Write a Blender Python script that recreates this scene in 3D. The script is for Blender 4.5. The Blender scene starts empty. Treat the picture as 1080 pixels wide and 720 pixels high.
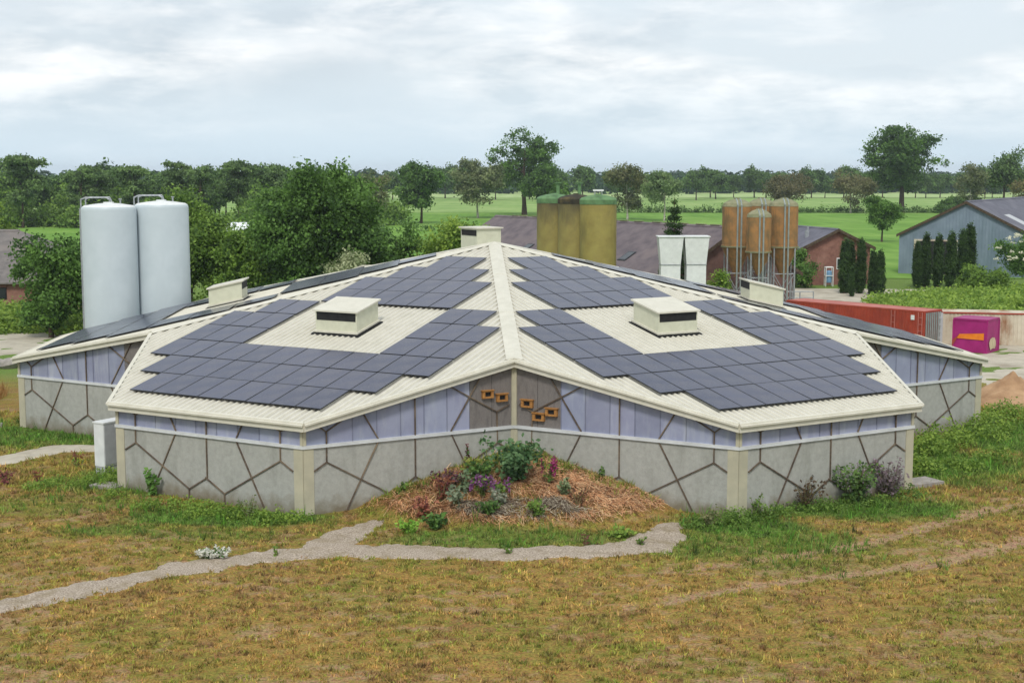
import bpy, math, random
import numpy as np

random.seed(11)
rng = np.random.default_rng(11)
scene = bpy.context.scene
COL = scene.collection
PI = math.pi
HAZE = .00012
SKYOFF = 4.6
R = math.radians


def lin(r, g, b):
    f = lambda c: (c / 255) / 12.92 if c <= 10 else (((c / 255) + .055) / 1.055) ** 2.4
    return (f(r), f(g), f(b))


# ------------------------------------------------------------------ materials
MATS = {}


def new_mat(name):
    m = bpy.data.materials.new(name)
    m.use_nodes = True
    nt = m.node_tree
    bs = nt.nodes['Principled BSDF']
    MATS[name] = m
    return m, nt, bs


def N(nt, t, **kw):
    n = nt.nodes.new(t)
    for k_, v_ in kw.items():
        setattr(n, k_, v_)
    return n


def mixc(nt, fac, a, b, mode='MIX'):
    n = N(nt, 'ShaderNodeMix', data_type='RGBA', blend_type=mode)
    for sock, val in ((n.inputs[0], fac), (n.inputs[6], a), (n.inputs[7], b)):
        if hasattr(val, 'links'):
            nt.links.new(val, sock)
        elif isinstance(val, (int, float)):
            sock.default_value = val
        else:
            sock.default_value = (*val, 1)
    return n.outputs[2]


def noise(nt, vec, scale, detail=4, rough=.6, dist=0):
    n = N(nt, 'ShaderNodeTexNoise')
    n.inputs['Scale'].default_value = scale
    n.inputs['Detail'].default_value = detail
    n.inputs['Roughness'].default_value = rough
    n.inputs['Distortion'].default_value = dist
    if vec is not None:
        nt.links.new(vec, n.inputs['Vector'])
    return n.outputs['Fac']


def ramp(nt, fac, lo, hi):
    n = N(nt, 'ShaderNodeMapRange')
    n.inputs[1].default_value = lo
    n.inputs[2].default_value = hi
    nt.links.new(fac, n.inputs[0])
    return n.outputs[0]


def scaled(nt, vec, s):
    n = N(nt, 'ShaderNodeMapping')
    n.inputs['Scale'].default_value = s
    nt.links.new(vec, n.inputs['Vector'])
    return n.outputs['Vector']


def geo_pos(nt):
    return N(nt, 'ShaderNodeTexCoord').outputs['Object']


def mottled(name, c1, c2, scale=3, rough=.7, c3=None, s3=None, bump=.15, bscale=40, stretch=(1, 1, 1),
            spec=.3, metal=0, lo=.35, hi=.65, attr=False, lo3=.5, hi3=.75, objrand=0):
    """two or three colours of a real surface mixed by noise, with a fine bump"""
    m, nt, bs = new_mat(name)
    pos = geo_pos(nt)
    v = scaled(nt, pos, stretch)
    c = mixc(nt, ramp(nt, noise(nt, v, scale), lo, hi), c1, c2)
    if c3 is not None:
        v3 = scaled(nt, pos, s3[1] if s3 else (1, 1, 1))
        c = mixc(nt, ramp(nt, noise(nt, v3, s3[0] if s3 else scale * .4, 5), lo3, hi3), c, c3)
    if attr:
        a = N(nt, 'ShaderNodeAttribute', attribute_name='Col')
        c = mixc(nt, 1.0, c, a.outputs['Color'], 'MULTIPLY')
    if objrand:
        oi = N(nt, 'ShaderNodeObjectInfo')
        hs = N(nt, 'ShaderNodeHueSaturation')
        mr = N(nt, 'ShaderNodeMapRange')
        mr.inputs[3].default_value = 1 - objrand
        mr.inputs[4].default_value = 1 + objrand
        nt.links.new(oi.outputs['Random'], mr.inputs[0])
        nt.links.new(mr.outputs[0], hs.inputs['Value'])
        nt.links.new(c, hs.inputs['Color'])
        c = hs.outputs['Color']
    nt.links.new(c, bs.inputs['Base Color'])
    bs.inputs['Roughness'].default_value = rough
    bs.inputs['Specular IOR Level'].default_value = spec
    bs.inputs['Metallic'].default_value = metal
    if bump:
        b = N(nt, 'ShaderNodeBump')
        b.inputs['Strength'].default_value = bump
        b.inputs['Distance'].default_value = .02
        nt.links.new(noise(nt, pos, bscale, 3), b.inputs['Height'])
        nt.links.new(b.outputs['Normal'], bs.inputs['Normal'])
    return m


def foliage(name, translucent=.38, rough=.6, vary=.12):
    m, nt, bs = new_mat(name)
    a = N(nt, 'ShaderNodeAttribute', attribute_name='Col')
    oi = N(nt, 'ShaderNodeObjectInfo')
    hs = N(nt, 'ShaderNodeHueSaturation')
    mr = N(nt, 'ShaderNodeMapRange')
    mr.inputs[3].default_value = 1 - vary
    mr.inputs[4].default_value = 1 + vary
    nt.links.new(oi.outputs['Random'], mr.inputs[0])
    nt.links.new(mr.outputs[0], hs.inputs['Value'])
    nt.links.new(a.outputs['Color'], hs.inputs['Color'])
    nt.links.new(hs.outputs['Color'], bs.inputs['Base Color'])
    bs.inputs['Roughness'].default_value = rough
    bs.inputs['Specular IOR Level'].default_value = .25
    tr = N(nt, 'ShaderNodeBsdfTranslucent')
    nt.links.new(hs.outputs['Color'], tr.inputs['Color'])
    mx = N(nt, 'ShaderNodeMixShader')
    mx.inputs[0].default_value = translucent
    nt.links.new(bs.outputs[0], mx.inputs[1])
    nt.links.new(tr.outputs[0], mx.inputs[2])
    nt.links.new(mx.outputs[0], nt.nodes['Material Output'].inputs['Surface'])
    return m


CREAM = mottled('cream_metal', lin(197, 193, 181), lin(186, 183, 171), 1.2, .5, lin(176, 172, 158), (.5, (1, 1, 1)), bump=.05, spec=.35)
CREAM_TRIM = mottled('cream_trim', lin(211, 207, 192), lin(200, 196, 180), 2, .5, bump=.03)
WHITE = mottled('white_paint', lin(226, 228, 226), lin(212, 214, 212), 2, .5, bump=.03)


def make_concrete():
    m, nt, bs = new_mat('concrete')
    pos = geo_pos(nt)
    c = mixc(nt, ramp(nt, noise(nt, pos, 5, 6, .7), .3, .7), lin(174, 174, 167), lin(154, 154, 147))
    c = mixc(nt, ramp(nt, noise(nt, scaled(nt, pos, (1, 1, .2)), 1.6, 5), .5, .95), c, lin(128, 130, 121))
    fine = ramp(nt, noise(nt, pos, 40, 3, .8), .6, .75)
    c = mixc(nt, fine, c, lin(138, 136, 126))
    sep = N(nt, 'ShaderNodeSeparateXYZ')
    nt.links.new(pos, sep.inputs[0])
    ad = N(nt, 'ShaderNodeMath', operation='MULTIPLY_ADD')
    nt.links.new(noise(nt, pos, 1.8, 5), ad.inputs[0])
    ad.inputs[1].default_value = 1.3
    nt.links.new(sep.outputs['Z'], ad.inputs[2])
    c = mixc(nt, ramp(nt, ad.outputs[0], 1.35, .7), c, lin(124, 116, 98))
    nt.links.new(c, bs.inputs['Base Color'])
    bs.inputs['Roughness'].default_value = .9
    b = N(nt, 'ShaderNodeBump')
    b.inputs['Strength'].default_value = .5
    b.inputs['Distance'].default_value = .02
    nt.links.new(noise(nt, pos, 30, 4), b.inputs['Height'])
    nt.links.new(b.outputs['Normal'], bs.inputs['Normal'])
    return m


CONCRETE = make_concrete()
RAILWHITE = mottled('rail_white', lin(208, 210, 210), lin(190, 192, 192), 1.2, .5, bump=.03)
PALECON = mottled('pale_concrete', lin(186, 180, 156), lin(172, 167, 146), 1.3, .85, bump=.2, bscale=50)
POLYCARB = mottled('polycarbonate', lin(151, 156, 177), lin(136, 140, 163), .8, .35, lin(166, 171, 182), (2.2, (1, 1, .2)), bump=0, spec=.5, attr=True)
GREYPANEL = mottled('grey_mesh_panel', lin(130, 124, 120), lin(114, 109, 106), 30, .85, lin(102, 97, 95), (6, (1, 1, .3)), bump=.4, bscale=120)
BATTEN = mottled('brown_wood', lin(106, 92, 78), lin(78, 67, 58), 6, .8, lin(142, 126, 104), (.7, (1, 1, 1)), bump=.1)
DARK = mottled('dark_void', (.012, .012, .013), (.02, .02, .02), 4, .8, bump=0)
VENTGREEN = mottled('vent_panel', lin(204, 204, 182), lin(194, 194, 172), 3, .55, bump=.03)
ORANGEWOOD = mottled('orange_wood', lin(178, 128, 70), lin(152, 106, 58), 9, .7, bump=.1)
FRAME = mottled('panel_frame', (.012, .012, .014), (.02, .02, .022), 5, .4, bump=0)
SILOWHITE = mottled('silo_white', lin(192, 202, 206), lin(184, 195, 199), .8, .4, lin(180, 190, 194), (.6, (1, 1, .25)), bump=.06, bscale=8)
STEEL = mottled('galvanised', lin(168, 172, 174), lin(142, 146, 150), 5, .45, metal=.3, bump=.03)
GREYPAINT = mottled('grey_paint', lin(186, 188, 190), lin(174, 176, 178), 3, .5, bump=.03)
BRICK = mottled('brick', lin(138, 98, 86), lin(118, 82, 72), 3.5, .9, lin(156, 118, 104), (.5, (1, 1, 1)), bump=.3, bscale=20)
DARKBRICK = mottled('dark_brick', lin(112, 84, 76), lin(92, 70, 64), 1.5, .9, bump=.3, bscale=20)
SLATE = mottled('roof_tiles', lin(112, 102, 104), lin(92, 84, 88), .9, .85, lin(124, 112, 110), (.25, (1, 1, 1)), bump=.5, bscale=5)
SLATE2 = mottled('roof_sheet', lin(104, 104, 114), lin(88, 88, 98), 1.3, .8, lin(120, 118, 126), (.3, (1, 1, 1)), bump=.3, bscale=6)
BLUEMETAL = mottled('blue_grey_metal', lin(128, 142, 156), lin(114, 128, 142), .6, .6, lin(104, 122, 132), (.5, (1, 1, .25)), bump=.05)
YELLOWSILO = mottled('yellow_grp', lin(156, 144, 80), lin(140, 126, 70), .8, .7, lin(112, 104, 62), (.55, (1, 1, .45)), bump=.15, bscale=14)
GREYTILE = mottled('grey_tiles', lin(122, 116, 112), lin(100, 96, 94), 1.6, .85, lin(134, 124, 118), (.4, (1, 1, 1)), bump=.5, bscale=5)


def sooty_yellow():
    m, nt, bs = new_mat('sooty_yellow_grp')
    pos = geo_pos(nt)
    c = mixc(nt, ramp(nt, noise(nt, pos, .8), .35, .65), lin(156, 144, 80), lin(138, 124, 70))
    sep = N(nt, 'ShaderNodeSeparateXYZ')
    nt.links.new(pos, sep.inputs[0])
    ad = N(nt, 'ShaderNodeMath', operation='MULTIPLY_ADD')
    nt.links.new(noise(nt, scaled(nt, pos, (1, 1, .3)), 1.4, 5), ad.inputs[0])
    ad.inputs[1].default_value = 4.5
    nt.links.new(sep.outputs['Z'], ad.inputs[2])
    c = mixc(nt, ramp(nt, ad.outputs[0], 10.0, 13.2), c, lin(66, 62, 50))
    nt.links.new(c, bs.inputs['Base Color'])
    bs.inputs['Roughness'].default_value = .75
    return m


SOOTY = sooty_yellow()
GREENGRP = mottled('green_grp', lin(104, 138, 92), lin(82, 116, 76), 1.2, .7, lin(66, 84, 58), (1.0, (1, 1, 1)), bump=.1)
RUSTGRP = mottled('rust_grp', lin(166, 122, 74), lin(134, 106, 70), 1.6, .75, lin(92, 84, 60), (1.5, (1, 1, .22)), bump=.15, bscale=14)
MOSSGRP = mottled('moss_grp', lin(146, 142, 112), lin(124, 126, 96), 1.5, .8, lin(98, 108, 72), (1.0, (1, 1, 1)), bump=.1)
SOOT = mottled('soot', lin(64, 60, 48), lin(46, 44, 38), 2, .9, lin(98, 86, 54), (1.3, (1, 1, 1)), bump=.1)
REDSTEEL = mottled('red_steel', lin(168, 70, 50), lin(146, 58, 44), 1.2, .6, lin(128, 64, 50), (.5, (1, 1, .4)), bump=.08)
REDROOF = mottled('faded_red_steel', lin(186, 116, 104), lin(168, 96, 86), 1.0, .7, lin(148, 96, 84), (.6, (1, 1, 1)), bump=.05)
MAGENTA = mottled('magenta_steel', lin(160, 36, 112), lin(142, 30, 98), 1.3, .5, bump=.05)
ORANGE = mottled('orange_paint', lin(226, 132, 36), lin(214, 112, 30), 2, .5, bump=.02)
BEIGE = mottled('beige_patch', lin(206, 190, 158), lin(186, 168, 138), 3, .8, bump=.05)
PALESTEEL = mottled('pale_rusty_steel', lin(204, 194, 174), lin(188, 176, 154), 1.0, .7, lin(142, 98, 66), (.7, (1, 1, .5)), bump=.05, lo3=.5, hi3=.7)
GREYSTEEL = mottled('grey_steel', lin(150, 158, 154), lin(128, 138, 134), 2, .6, bump=.05)
GLASS = mottled('dark_glass', (.02, .025, .03), (.03, .035, .04), 2, .15, spec=.6, bump=0)
BARK = mottled('bark', lin(92, 78, 62), lin(66, 56, 46), 4, .95, bump=.4, bscale=12)
PALEBARK = mottled('pale_bark', lin(190, 184, 170), lin(150, 144, 132), 2, .9, lin(82, 78, 72), (2.5, (1, 1, .4)), bump=.2)
DIRT = mottled('dirt', lin(176, 142, 108), lin(150, 118, 88), 1.5, .95, lin(190, 158, 124), (.6, (1, 1, 1)), bump=.8, bscale=9)
GRAVEL = mottled('gravel', lin(190, 176, 158), lin(128, 114, 100), 20, .95, lin(128, 114, 84), (1.1, (1, 1, 1)), bump=1, bscale=30, lo=.38, hi=.62, lo3=.48, hi3=.8)
PAVING = mottled('paving', lin(190, 182, 164), lin(170, 162, 146), 1.0, .9, lin(146, 136, 118), (.35, (1, 1, 1)), bump=.2, bscale=8)
STONE = mottled('stone', lin(166, 160, 152), lin(134, 128, 122), 2, .9, bump=.4, bscale=10)
TARP = mottled('white_sheet', lin(232, 236, 238), lin(218, 222, 226), 1.5, .5, bump=.1, bscale=3)
BLUEPAINT = mottled('pale_blue_paint', lin(120, 156, 186), lin(98, 136, 170), 3, .5, bump=.05)
LEAF = foliage('leaf')
BLADE = foliage('grass_blade', .25, .7, 0)
DRY = foliage('dry_stalk', .1, .9, 0)


def make_cells():
    m, nt, bs = new_mat('solar_cells')
    pos = geo_pos(nt)
    oi = N(nt, 'ShaderNodeObjectInfo')
    c = mixc(nt, oi.outputs['Random'], lin(54, 57, 78), lin(68, 70, 90))
    c = mixc(nt, ramp(nt, noise(nt, pos, 1.2, 3), .4, .8), c, lin(80, 79, 90))
    nt.links.new(c, bs.inputs['Base Color'])
    bs.inputs['Roughness'].default_value = .2
    bs.inputs['Specular IOR Level'].default_value = .4
    return m


CELLS = make_cells()


def make_ground_mat():
    m, nt, bs = new_mat('ground_earth')
    a = N(nt, 'ShaderNodeAttribute', attribute_name='Col')
    pos = geo_pos(nt)
    f = noise(nt, pos, 11, 6, .8)
    v = N(nt, 'ShaderNodeMapRange')
    v.inputs[1].default_value = .36
    v.inputs[2].default_value = .64
    v.inputs[3].default_value = .42
    v.inputs[4].default_value = 1.45
    nt.links.new(f, v.inputs[0])
    tint = mixc(nt, ramp(nt, noise(nt, pos, 6, 4, .7), .4, .6), (1.12, .92, .95), (.92, 1.08, .8))
    tc_ = mixc(nt, 1.0, a.outputs['Color'], tint, 'MULTIPLY')
    c = N(nt, 'ShaderNodeVectorMath', operation='SCALE')
    nt.links.new(tc_, c.inputs[0])
    nt.links.new(v.outputs[0], c.inputs['Scale'])
    nt.links.new(c.outputs[0], bs.inputs['Base Color'])
    bs.inputs['Roughness'].default_value = .95
    bs.inputs['Specular IOR Level'].default_value = .1
    b = N(nt, 'ShaderNodeBump')
    b.inputs['Strength'].default_value = .7
    b.inputs['Distance'].default_value = .05
    nt.links.new(noise(nt, pos, 14, 5, .7), b.inputs['Height'])
    nt.links.new(b.outputs['Normal'], bs.inputs['Normal'])
    return m


GROUND = make_ground_mat()


def field_mat(name, c1, c2, c3, ang, row):
    m, nt, bs = new_mat(name)
    pos = geo_pos(nt)
    mp = N(nt, 'ShaderNodeMapping')
    mp.inputs['Rotation'].default_value = (0, 0, ang)
    mp.inputs['Scale'].default_value = (row, row * .06, 1)
    nt.links.new(pos, mp.inputs['Vector'])
    c = mixc(nt, ramp(nt, noise(nt, mp.outputs['Vector'], 1, 4), .35, .65), c1, c2)
    c = mixc(nt, ramp(nt, noise(nt, pos, .05, 5), .45, .7), c, c3)
    nt.links.new(c, bs.inputs['Base Color'])
    bs.inputs['Roughness'].default_value = .95
    bs.inputs['Specular IOR Level'].default_value = .1
    return m


FIELD1 = field_mat('crop_field', lin(108, 146, 60), lin(90, 128, 50), lin(128, 160, 76), .5, .5)
FIELD2 = field_mat('meadow_field', lin(130, 158, 88), lin(116, 146, 78), lin(152, 172, 108), .2, .2)
FIELD3 = field_mat('far_field', lin(158, 178, 118), lin(140, 166, 104), lin(172, 184, 130), .1, .1)


# ------------------------------------------------------------------ mesh helpers
class MB:
    def __init__(s):
        s.v, s.f, s.m = [], [], []

    def face(s, pts, mi=0):
        b = len(s.v)
        s.v += [tuple(p) for p in pts]
        s.f.append(tuple(range(b, b + len(pts))))
        s.m.append(mi)

    def hexa(s, p, mi=0):
        """p: 4 lower corners then 4 upper corners, same order"""
        b = len(s.v)
        s.v += [tuple(q) for q in p]
        for f in ((3, 2, 1, 0), (4, 5, 6, 7), (0, 1, 5, 4), (1, 2, 6, 5), (2, 3, 7, 6), (3, 0, 4, 7)):
            s.f.append(tuple(b + i for i in f))
            s.m.append(mi)

    def box(s, c, size, rot=0, mi=0):
        cx, cy, cz = c
        hx, hy, hz = size[0] / 2, size[1] / 2, size[2] / 2
        ca, sa = math.cos(rot), math.sin(rot)
        P = []
        for z in (-hz, hz):
            for x, y in ((-hx, -hy), (hx, -hy), (hx, hy), (-hx, hy)):
                P.append((cx + x * ca - y * sa, cy + x * sa + y * ca, cz + z))
        s.hexa(P, mi)

    def tube(s, p0, p1, r0, r1=None, n=8, mi=0):
        r1 = r0 if r1 is None else r1
        p0, p1 = np.array(p0, float), np.array(p1, float)
        d = p1 - p0
        d /= np.linalg.norm(d) + 1e-9
        a = np.cross(d, (0, 0, 1) if abs(d[2]) < .9 else (1, 0, 0))
        a /= np.linalg.norm(a)
        b_ = np.cross(d, a)
        b = len(s.v)
        for p, r in ((p0, r0), (p1, r1)):
            for k_ in range(n):
                t = 2 * PI * k_ / n
                s.v.append(tuple(p + (a * math.cos(t) + b_ * math.sin(t)) * r))
        for k_ in range(n):
            s.f.append((b + k_, b + (k_ + 1) % n, b + n + (k_ + 1) % n, b + n + k_))
            s.m.append(mi)
        s.f.append(tuple(b + k_ for k_ in reversed(range(n))))
        s.f.append(tuple(b + n + k_ for k_ in range(n)))
        s.m += [mi, mi]

    def path(s, pts, r, n=6, mi=0):
        for p, q in zip(pts, pts[1:]):
            s.tube(p, q, r, r, n, mi)

    def lathe(s, c, prof, n=32, mi=0):
        b = len(s.v)
        for r, z in prof:
            for k_ in range(n):
                t = 2 * PI * k_ / n
                s.v.append((c[0] + r * math.cos(t), c[1] + r * math.sin(t), c[2] + z))
        for j in range(len(prof) - 1):
            for k_ in range(n):
                a0, a1 = b + j * n + k_, b + j * n + (k_ + 1) % n
                s.f.append((a0, a1, a1 + n, a0 + n))
                s.m.append(mi)
        s.f.append(tuple(b + k_ for k_ in reversed(range(n))))
        s.f.append(tuple(b + (len(prof) - 1) * n + k_ for k_ in range(n)))
        s.m += [mi, mi]

    def build(s, name, mats, parent=None, smooth=False, colors=None):
        off = np.array(parent_world(parent)) if parent else np.zeros(3)
        me = bpy.data.meshes.new(name)
        me.from_pydata([tuple(np.array(p) - off) for p in s.v], [], s.f)
        mats = mats if isinstance(mats, (list, tuple)) else [mats]
        for m in mats:
            me.materials.append(m)
        if len(mats) > 1:
            me.polygons.foreach_set('material_index', s.m)
        if colors is not None:
            ca = me.color_attributes.new('Col', 'FLOAT_COLOR', 'POINT')
            ca.data.foreach_set('color', np.c_[np.array(colors), np.ones(len(colors))].ravel())
        if smooth:
            me.polygons.foreach_set('use_smooth', [True] * len(me.polygons))
        me.update()
        o = bpy.data.objects.new(name, me)
        COL.objects.link(o)
        if parent:
            o.parent = parent
        return o


def parent_world(o):
    p = np.zeros(3)
    while o is not None:
        p += np.array(o.location)
        o = o.parent
    return p


def auto_smooth(o, ang=40):
    me = o.data
    me.polygons.foreach_set('use_smooth', [True] * len(me.polygons))
    me.set_sharp_from_angle(angle=R(ang))


def raw_mesh(name, V, F, mats, parent=None, colors=None, smooth=False):
    """V (n,3) array, F (m,k) int array of equal-sized faces, local coordinates"""
    me = bpy.data.meshes.new(name)
    k_ = F.shape[1]
    me.vertices.add(len(V))
    me.vertices.foreach_set('co', np.ascontiguousarray(V, np.float32).ravel())
    me.loops.add(F.size)
    me.loops.foreach_set('vertex_index', np.ascontiguousarray(F, np.int32).ravel())
    me.polygons.add(len(F))
    me.polygons.foreach_set('loop_start', np.arange(0, F.size, k_, dtype=np.int32))
    me.polygons.foreach_set('loop_total', np.full(len(F), k_, np.int32))
    for m in (mats if isinstance(mats, (list, tuple)) else [mats]):
        me.materials.append(m)
    if colors is not None:
        ca = me.color_attributes.new('Col', 'FLOAT_COLOR', 'POINT')
        ca.data.foreach_set('color', np.c_[colors, np.ones(len(colors))].astype(np.float32).ravel())
    me.update(calc_edges=True)
    me.validate()
    if smooth:
        me.polygons.foreach_set('use_smooth', [True] * len(me.polygons))
    o = bpy.data.objects.new(name, me)
    COL.objects.link(o)
    if parent:
        o.parent = parent
    return o


def tag(o, label, cat, group=None, kind=None):
    o['label'] = label
    o['category'] = cat
    if group:
        o['group'] = group
    if kind:
        o['kind'] = kind
    return o


def thing(name, label, cat, loc=(0, 0, 0), group=None):
    o = bpy.data.objects.new(name, None)
    o.empty_display_size = .3
    COL.objects.link(o)
    o.location = loc
    return tag(o, label, cat, group)


def structure(o):
    o['kind'] = 'structure'
    return o


def stuff(o, label, cat):
    return tag(o, label, cat, kind='stuff')


def dup(root, loc, rot=0, scale=1, label=None, group=None):
    r_ = root.copy()
    COL.objects.link(r_)
    r_.location = loc
    r_.rotation_euler = (0, 0, rot)
    r_.scale = scale if isinstance(scale, (tuple, list)) else (scale,) * 3
    if label:
        r_['label'] = label
    if group:
        r_['group'] = group
    for ch in list(root.children):
        c = ch.copy()
        COL.objects.link(c)
        c.parent = r_
        for g in ch.children:
            d = g.copy()
            COL.objects.link(d)
            d.parent = c
    return r_


# ------------------------------------------------------------------ noise
def _h(ix, iy, seed):
    n = (ix.astype(np.int64) * 374761393 + iy.astype(np.int64) * 668265263 + seed * 1442695041) & 0xffffffff
    n = ((n ^ (n >> 13)) * 1274126177) & 0xffffffff
    return ((n ^ (n >> 16)) & 0xffff) / 65535.0


def vnoise(x, y, seed=0):
    xi, yi = np.floor(x), np.floor(y)
    fx, fy = x - xi, y - yi
    fx, fy = fx * fx * (3 - 2 * fx), fy * fy * (3 - 2 * fy)
    a, b = _h(xi, yi, seed), _h(xi + 1, yi, seed)
    c, d = _h(xi, yi + 1, seed), _h(xi + 1, yi + 1, seed)
    return (a * (1 - fx) + b * fx) * (1 - fy) + (c * (1 - fx) + d * fx) * fy


def fbm(x, y, s, seed=0, oct=4):
    t, amp, tot = 0, 1, 0
    for o in range(oct):
        t = t + amp * vnoise(x * s + 17 * o, y * s - 9 * o, seed + o)
        tot += amp
        amp *= .55
        s *= 2.1
    return t / tot


def sst(x, a, b):
    t = np.clip((x - a) / (b - a), 0, 1)
    return t * t * (3 - 2 * t)


def seg_dist(x, y, pts):
    d = np.full(np.shape(x), 1e9)
    w_ = np.zeros(np.shape(x))
    for (x0, y0, w0), (x1, y1, w1) in zip(pts, pts[1:]):
        dx, dy = x1 - x0, y1 - y0
        t = np.clip(((x - x0) * dx + (y - y0) * dy) / (dx * dx + dy * dy), 0, 1)
        q = np.hypot(x - x0 - t * dx, y - y0 - t * dy) - (w0 + (w1 - w0) * t)
        d = np.minimum(d, q)
    return d


# ------------------------------------------------------------------ ground
PATHS = [
    [(-24, -44, .6), (-17, -37, .6), (-13.9, -34.4, .6), (-11.7, -32.4, .7), (-9.3, -30.3, .75), (-6.45, -28.7, .8), (-4.6, -28.1, .9),
     (-1.65, -28.4, .75), (1.5, -28.5, .8), (4.45, -28.05, .8), (5.9, -27.3, .8), (6.7, -25.9, .85), (6.75, -24.6, .6)],
    [(-5.2, -27.6, .8), (-4.7, -25.8, .8), (-3.9, -24.4, .4)],
]
PATH2 = [[(-40, -19.5, 1.0), (-27, -15.2, 1.0), (-21.8, -13, 1.0), (-20.1, -10.4, .95), (-18.3, -10.4, .8), (-16.4, -10.2, .6)]]
TRACKS = [
    [(4.5, -34.4, .02), (5.8, -33.8, .16), (8.9, -31.9, .28), (12.2, -30.5, .3), (15.7, -29, .35), (19, -26.6, .4), (27, -21.5, .4)],
    [(6, -30.7, .1), (8, -29.7, .15), (12.9, -27.3, .35), (17.3, -23.6, .35), (21, -20.8, .35), (30, -14, .35)],
]


def mound(x, y):
    d = np.hypot((x - 1.2) / 7.6, (y + 18.6) / 7.4)
    return 1.84 * np.clip(1 - d, 0, 1) ** .92 * sst(1 - d, 0, .18)


def gh(x, y):
    """ground height"""
    fade = sst(x, -62, -50) * sst(-x, -62, -50) * sst(y, -52, -44) * sst(-y, -40, -30)
    z = (fbm(x, y, .35, 3, 4) - .5) * .16 + (fbm(x, y, 2.2, 9, 2) - .5) * .05
    for T in TRACKS:
        z = z - .07 * sst(-seg_dist(x, y, T), -.3, .1)
    m = mound(x, y)
    z = z + m + (fbm(x, y, 1.4, 31, 3) - .5) * .35 * sst(m, .1, .6)
    return z * fade - .03 * (1 - fade)


GREENS = [(-18.5, -6.5, 9, 4.2, 1.0), (-12, -19.2, 4, 1.3, .8), (-9.5, -23.6, 4.2, 1.7, 1.0), (-14.8, -17.6, 3.2, 2.6, .9), (-16.5, -21.5, 4, 1.6, .45),
          (1, -26.6, 5.2, 1.5, .75), (5, -26.4, 1.9, 1.1, .7), (9.5, -24.6, 2.6, 2.2, 1.0), (14, -22.0, 5, 2.0, 1.0), (20, -13.5, 3.4, 4.5, 1.0), (26, -7, 5, 5, 1.0),
          (25, -15, 4, 5, .6), (11.5, -30, 3.2, 1.6, .35), (1.4, -20.2, 3.2, 1.3, 1.0), (4.2, -20.8, 2.0, .7, .7), (-2.6, -21.6, 1.6, .6, .5), (9, -27, 5, 2.2, .7), (-10, -26, 3.4, 1.0, .45), (-13, -25.5, 2.2, .9, .7)]


def green_mask(x, y):
    g = np.zeros(np.shape(x))
    wob = (fbm(x, y, .8, 51, 3) - .5) * 1.3
    for cx, cy, rx, ry, s in GREENS:
        g = np.maximum(g, s * sst(1.25 - np.hypot((x - cx) / rx, (y - cy) / ry) + wob * .5, 0, .7))
    return g


SOILC = np.array(lin(160, 134, 108))
OCHRE = np.array(lin(166, 137, 80))
OLIVE = np.array(lin(142, 132, 68))
GREEN = np.array(lin(98, 124, 56))
RUSTY = np.array(lin(148, 119, 78))


def soil_mask(x, y):
    n = .4 * fbm(x, y * 1.7, .35, 5, 4) + .6 * fbm(x, y * 1.6, 1.6, 6, 4)
    s = .75 * sst(n, .53, .65)
    g = green_mask(x, y)
    s = s * (1 - .9 * g)
    for T in TRACKS:
        s = np.maximum(s, sst(-seg_dist(x, y, T) + (fbm(x, y, 1.5, 8, 3) - .5) * .55, -.25, .1))
    return s


def ground_col(x, y, blade=False):
    a = (.5 * fbm(x, y, .3, 21, 3) + .5 * fbm(x, y * 1.6, 2.2, 24, 3))[:, None]
    b = (.4 * fbm(x, y, .6, 22, 3) + .6 * fbm(x, y * 1.5, 3.1, 25, 3))[:, None]
    c = OCHRE * (1 - sst(a, .4, .62)) + OLIVE * sst(a, .4, .62)
    c = c * (1 - sst(b, .52, .66)) + RUSTY * sst(b, .52, .66)
    g = green_mask(x, y)[:, None]
    c = c * (1 - g) + (GREEN * (.75 + .5 * b)) * g
    if not blade:
        s = soil_mask(x, y)[:, None]
        c = c * (.8 * (1 - s)) + SOILC * (.8 + .3 * b) * s
        m = mound(x, y)[:, None]
        mm = sst(m, .12, .4) * (1 - g)
        c = c * (1 - mm) + np.array(lin(136, 106, 72)) * mm
    return c


def build_ground():
    xs = np.unique(np.r_[-3000, -900, -300, -120, np.arange(-62, -26, .6), np.arange(-26, 30, .16), np.arange(30, 62.1, .6), 120, 300, 900, 3000])
    ys = np.unique(np.r_[-600, -150, -70, np.arange(-52, -43, .5), np.arange(-43, -15, .16), np.arange(-15, 40.1, .5), 60, 100, 300, 900, 2500, 5000])
    X, Y = np.meshgrid(xs, ys)
    x, y = X.ravel(), Y.ravel()
    z = gh(x, y)
    c = ground_col(x, y)
    far = np.maximum(sst(y, 6, 16), sst(np.abs(x), 30, 40))[:, None]
    c = c * (1 - far) + np.array(lin(104, 128, 66)) * far
    nx, ny = len(xs), len(ys)
    I = np.arange(nx * ny).reshape(ny, nx)
    F = np.stack([I[:-1, :-1], I[:-1, 1:], I[1:, 1:], I[1:, :-1]], -1).reshape(-1, 4)
    structure(raw_mesh('ground', np.c_[x, y, z], F, GROUND, colors=c, smooth=True))


build_ground()


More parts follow.
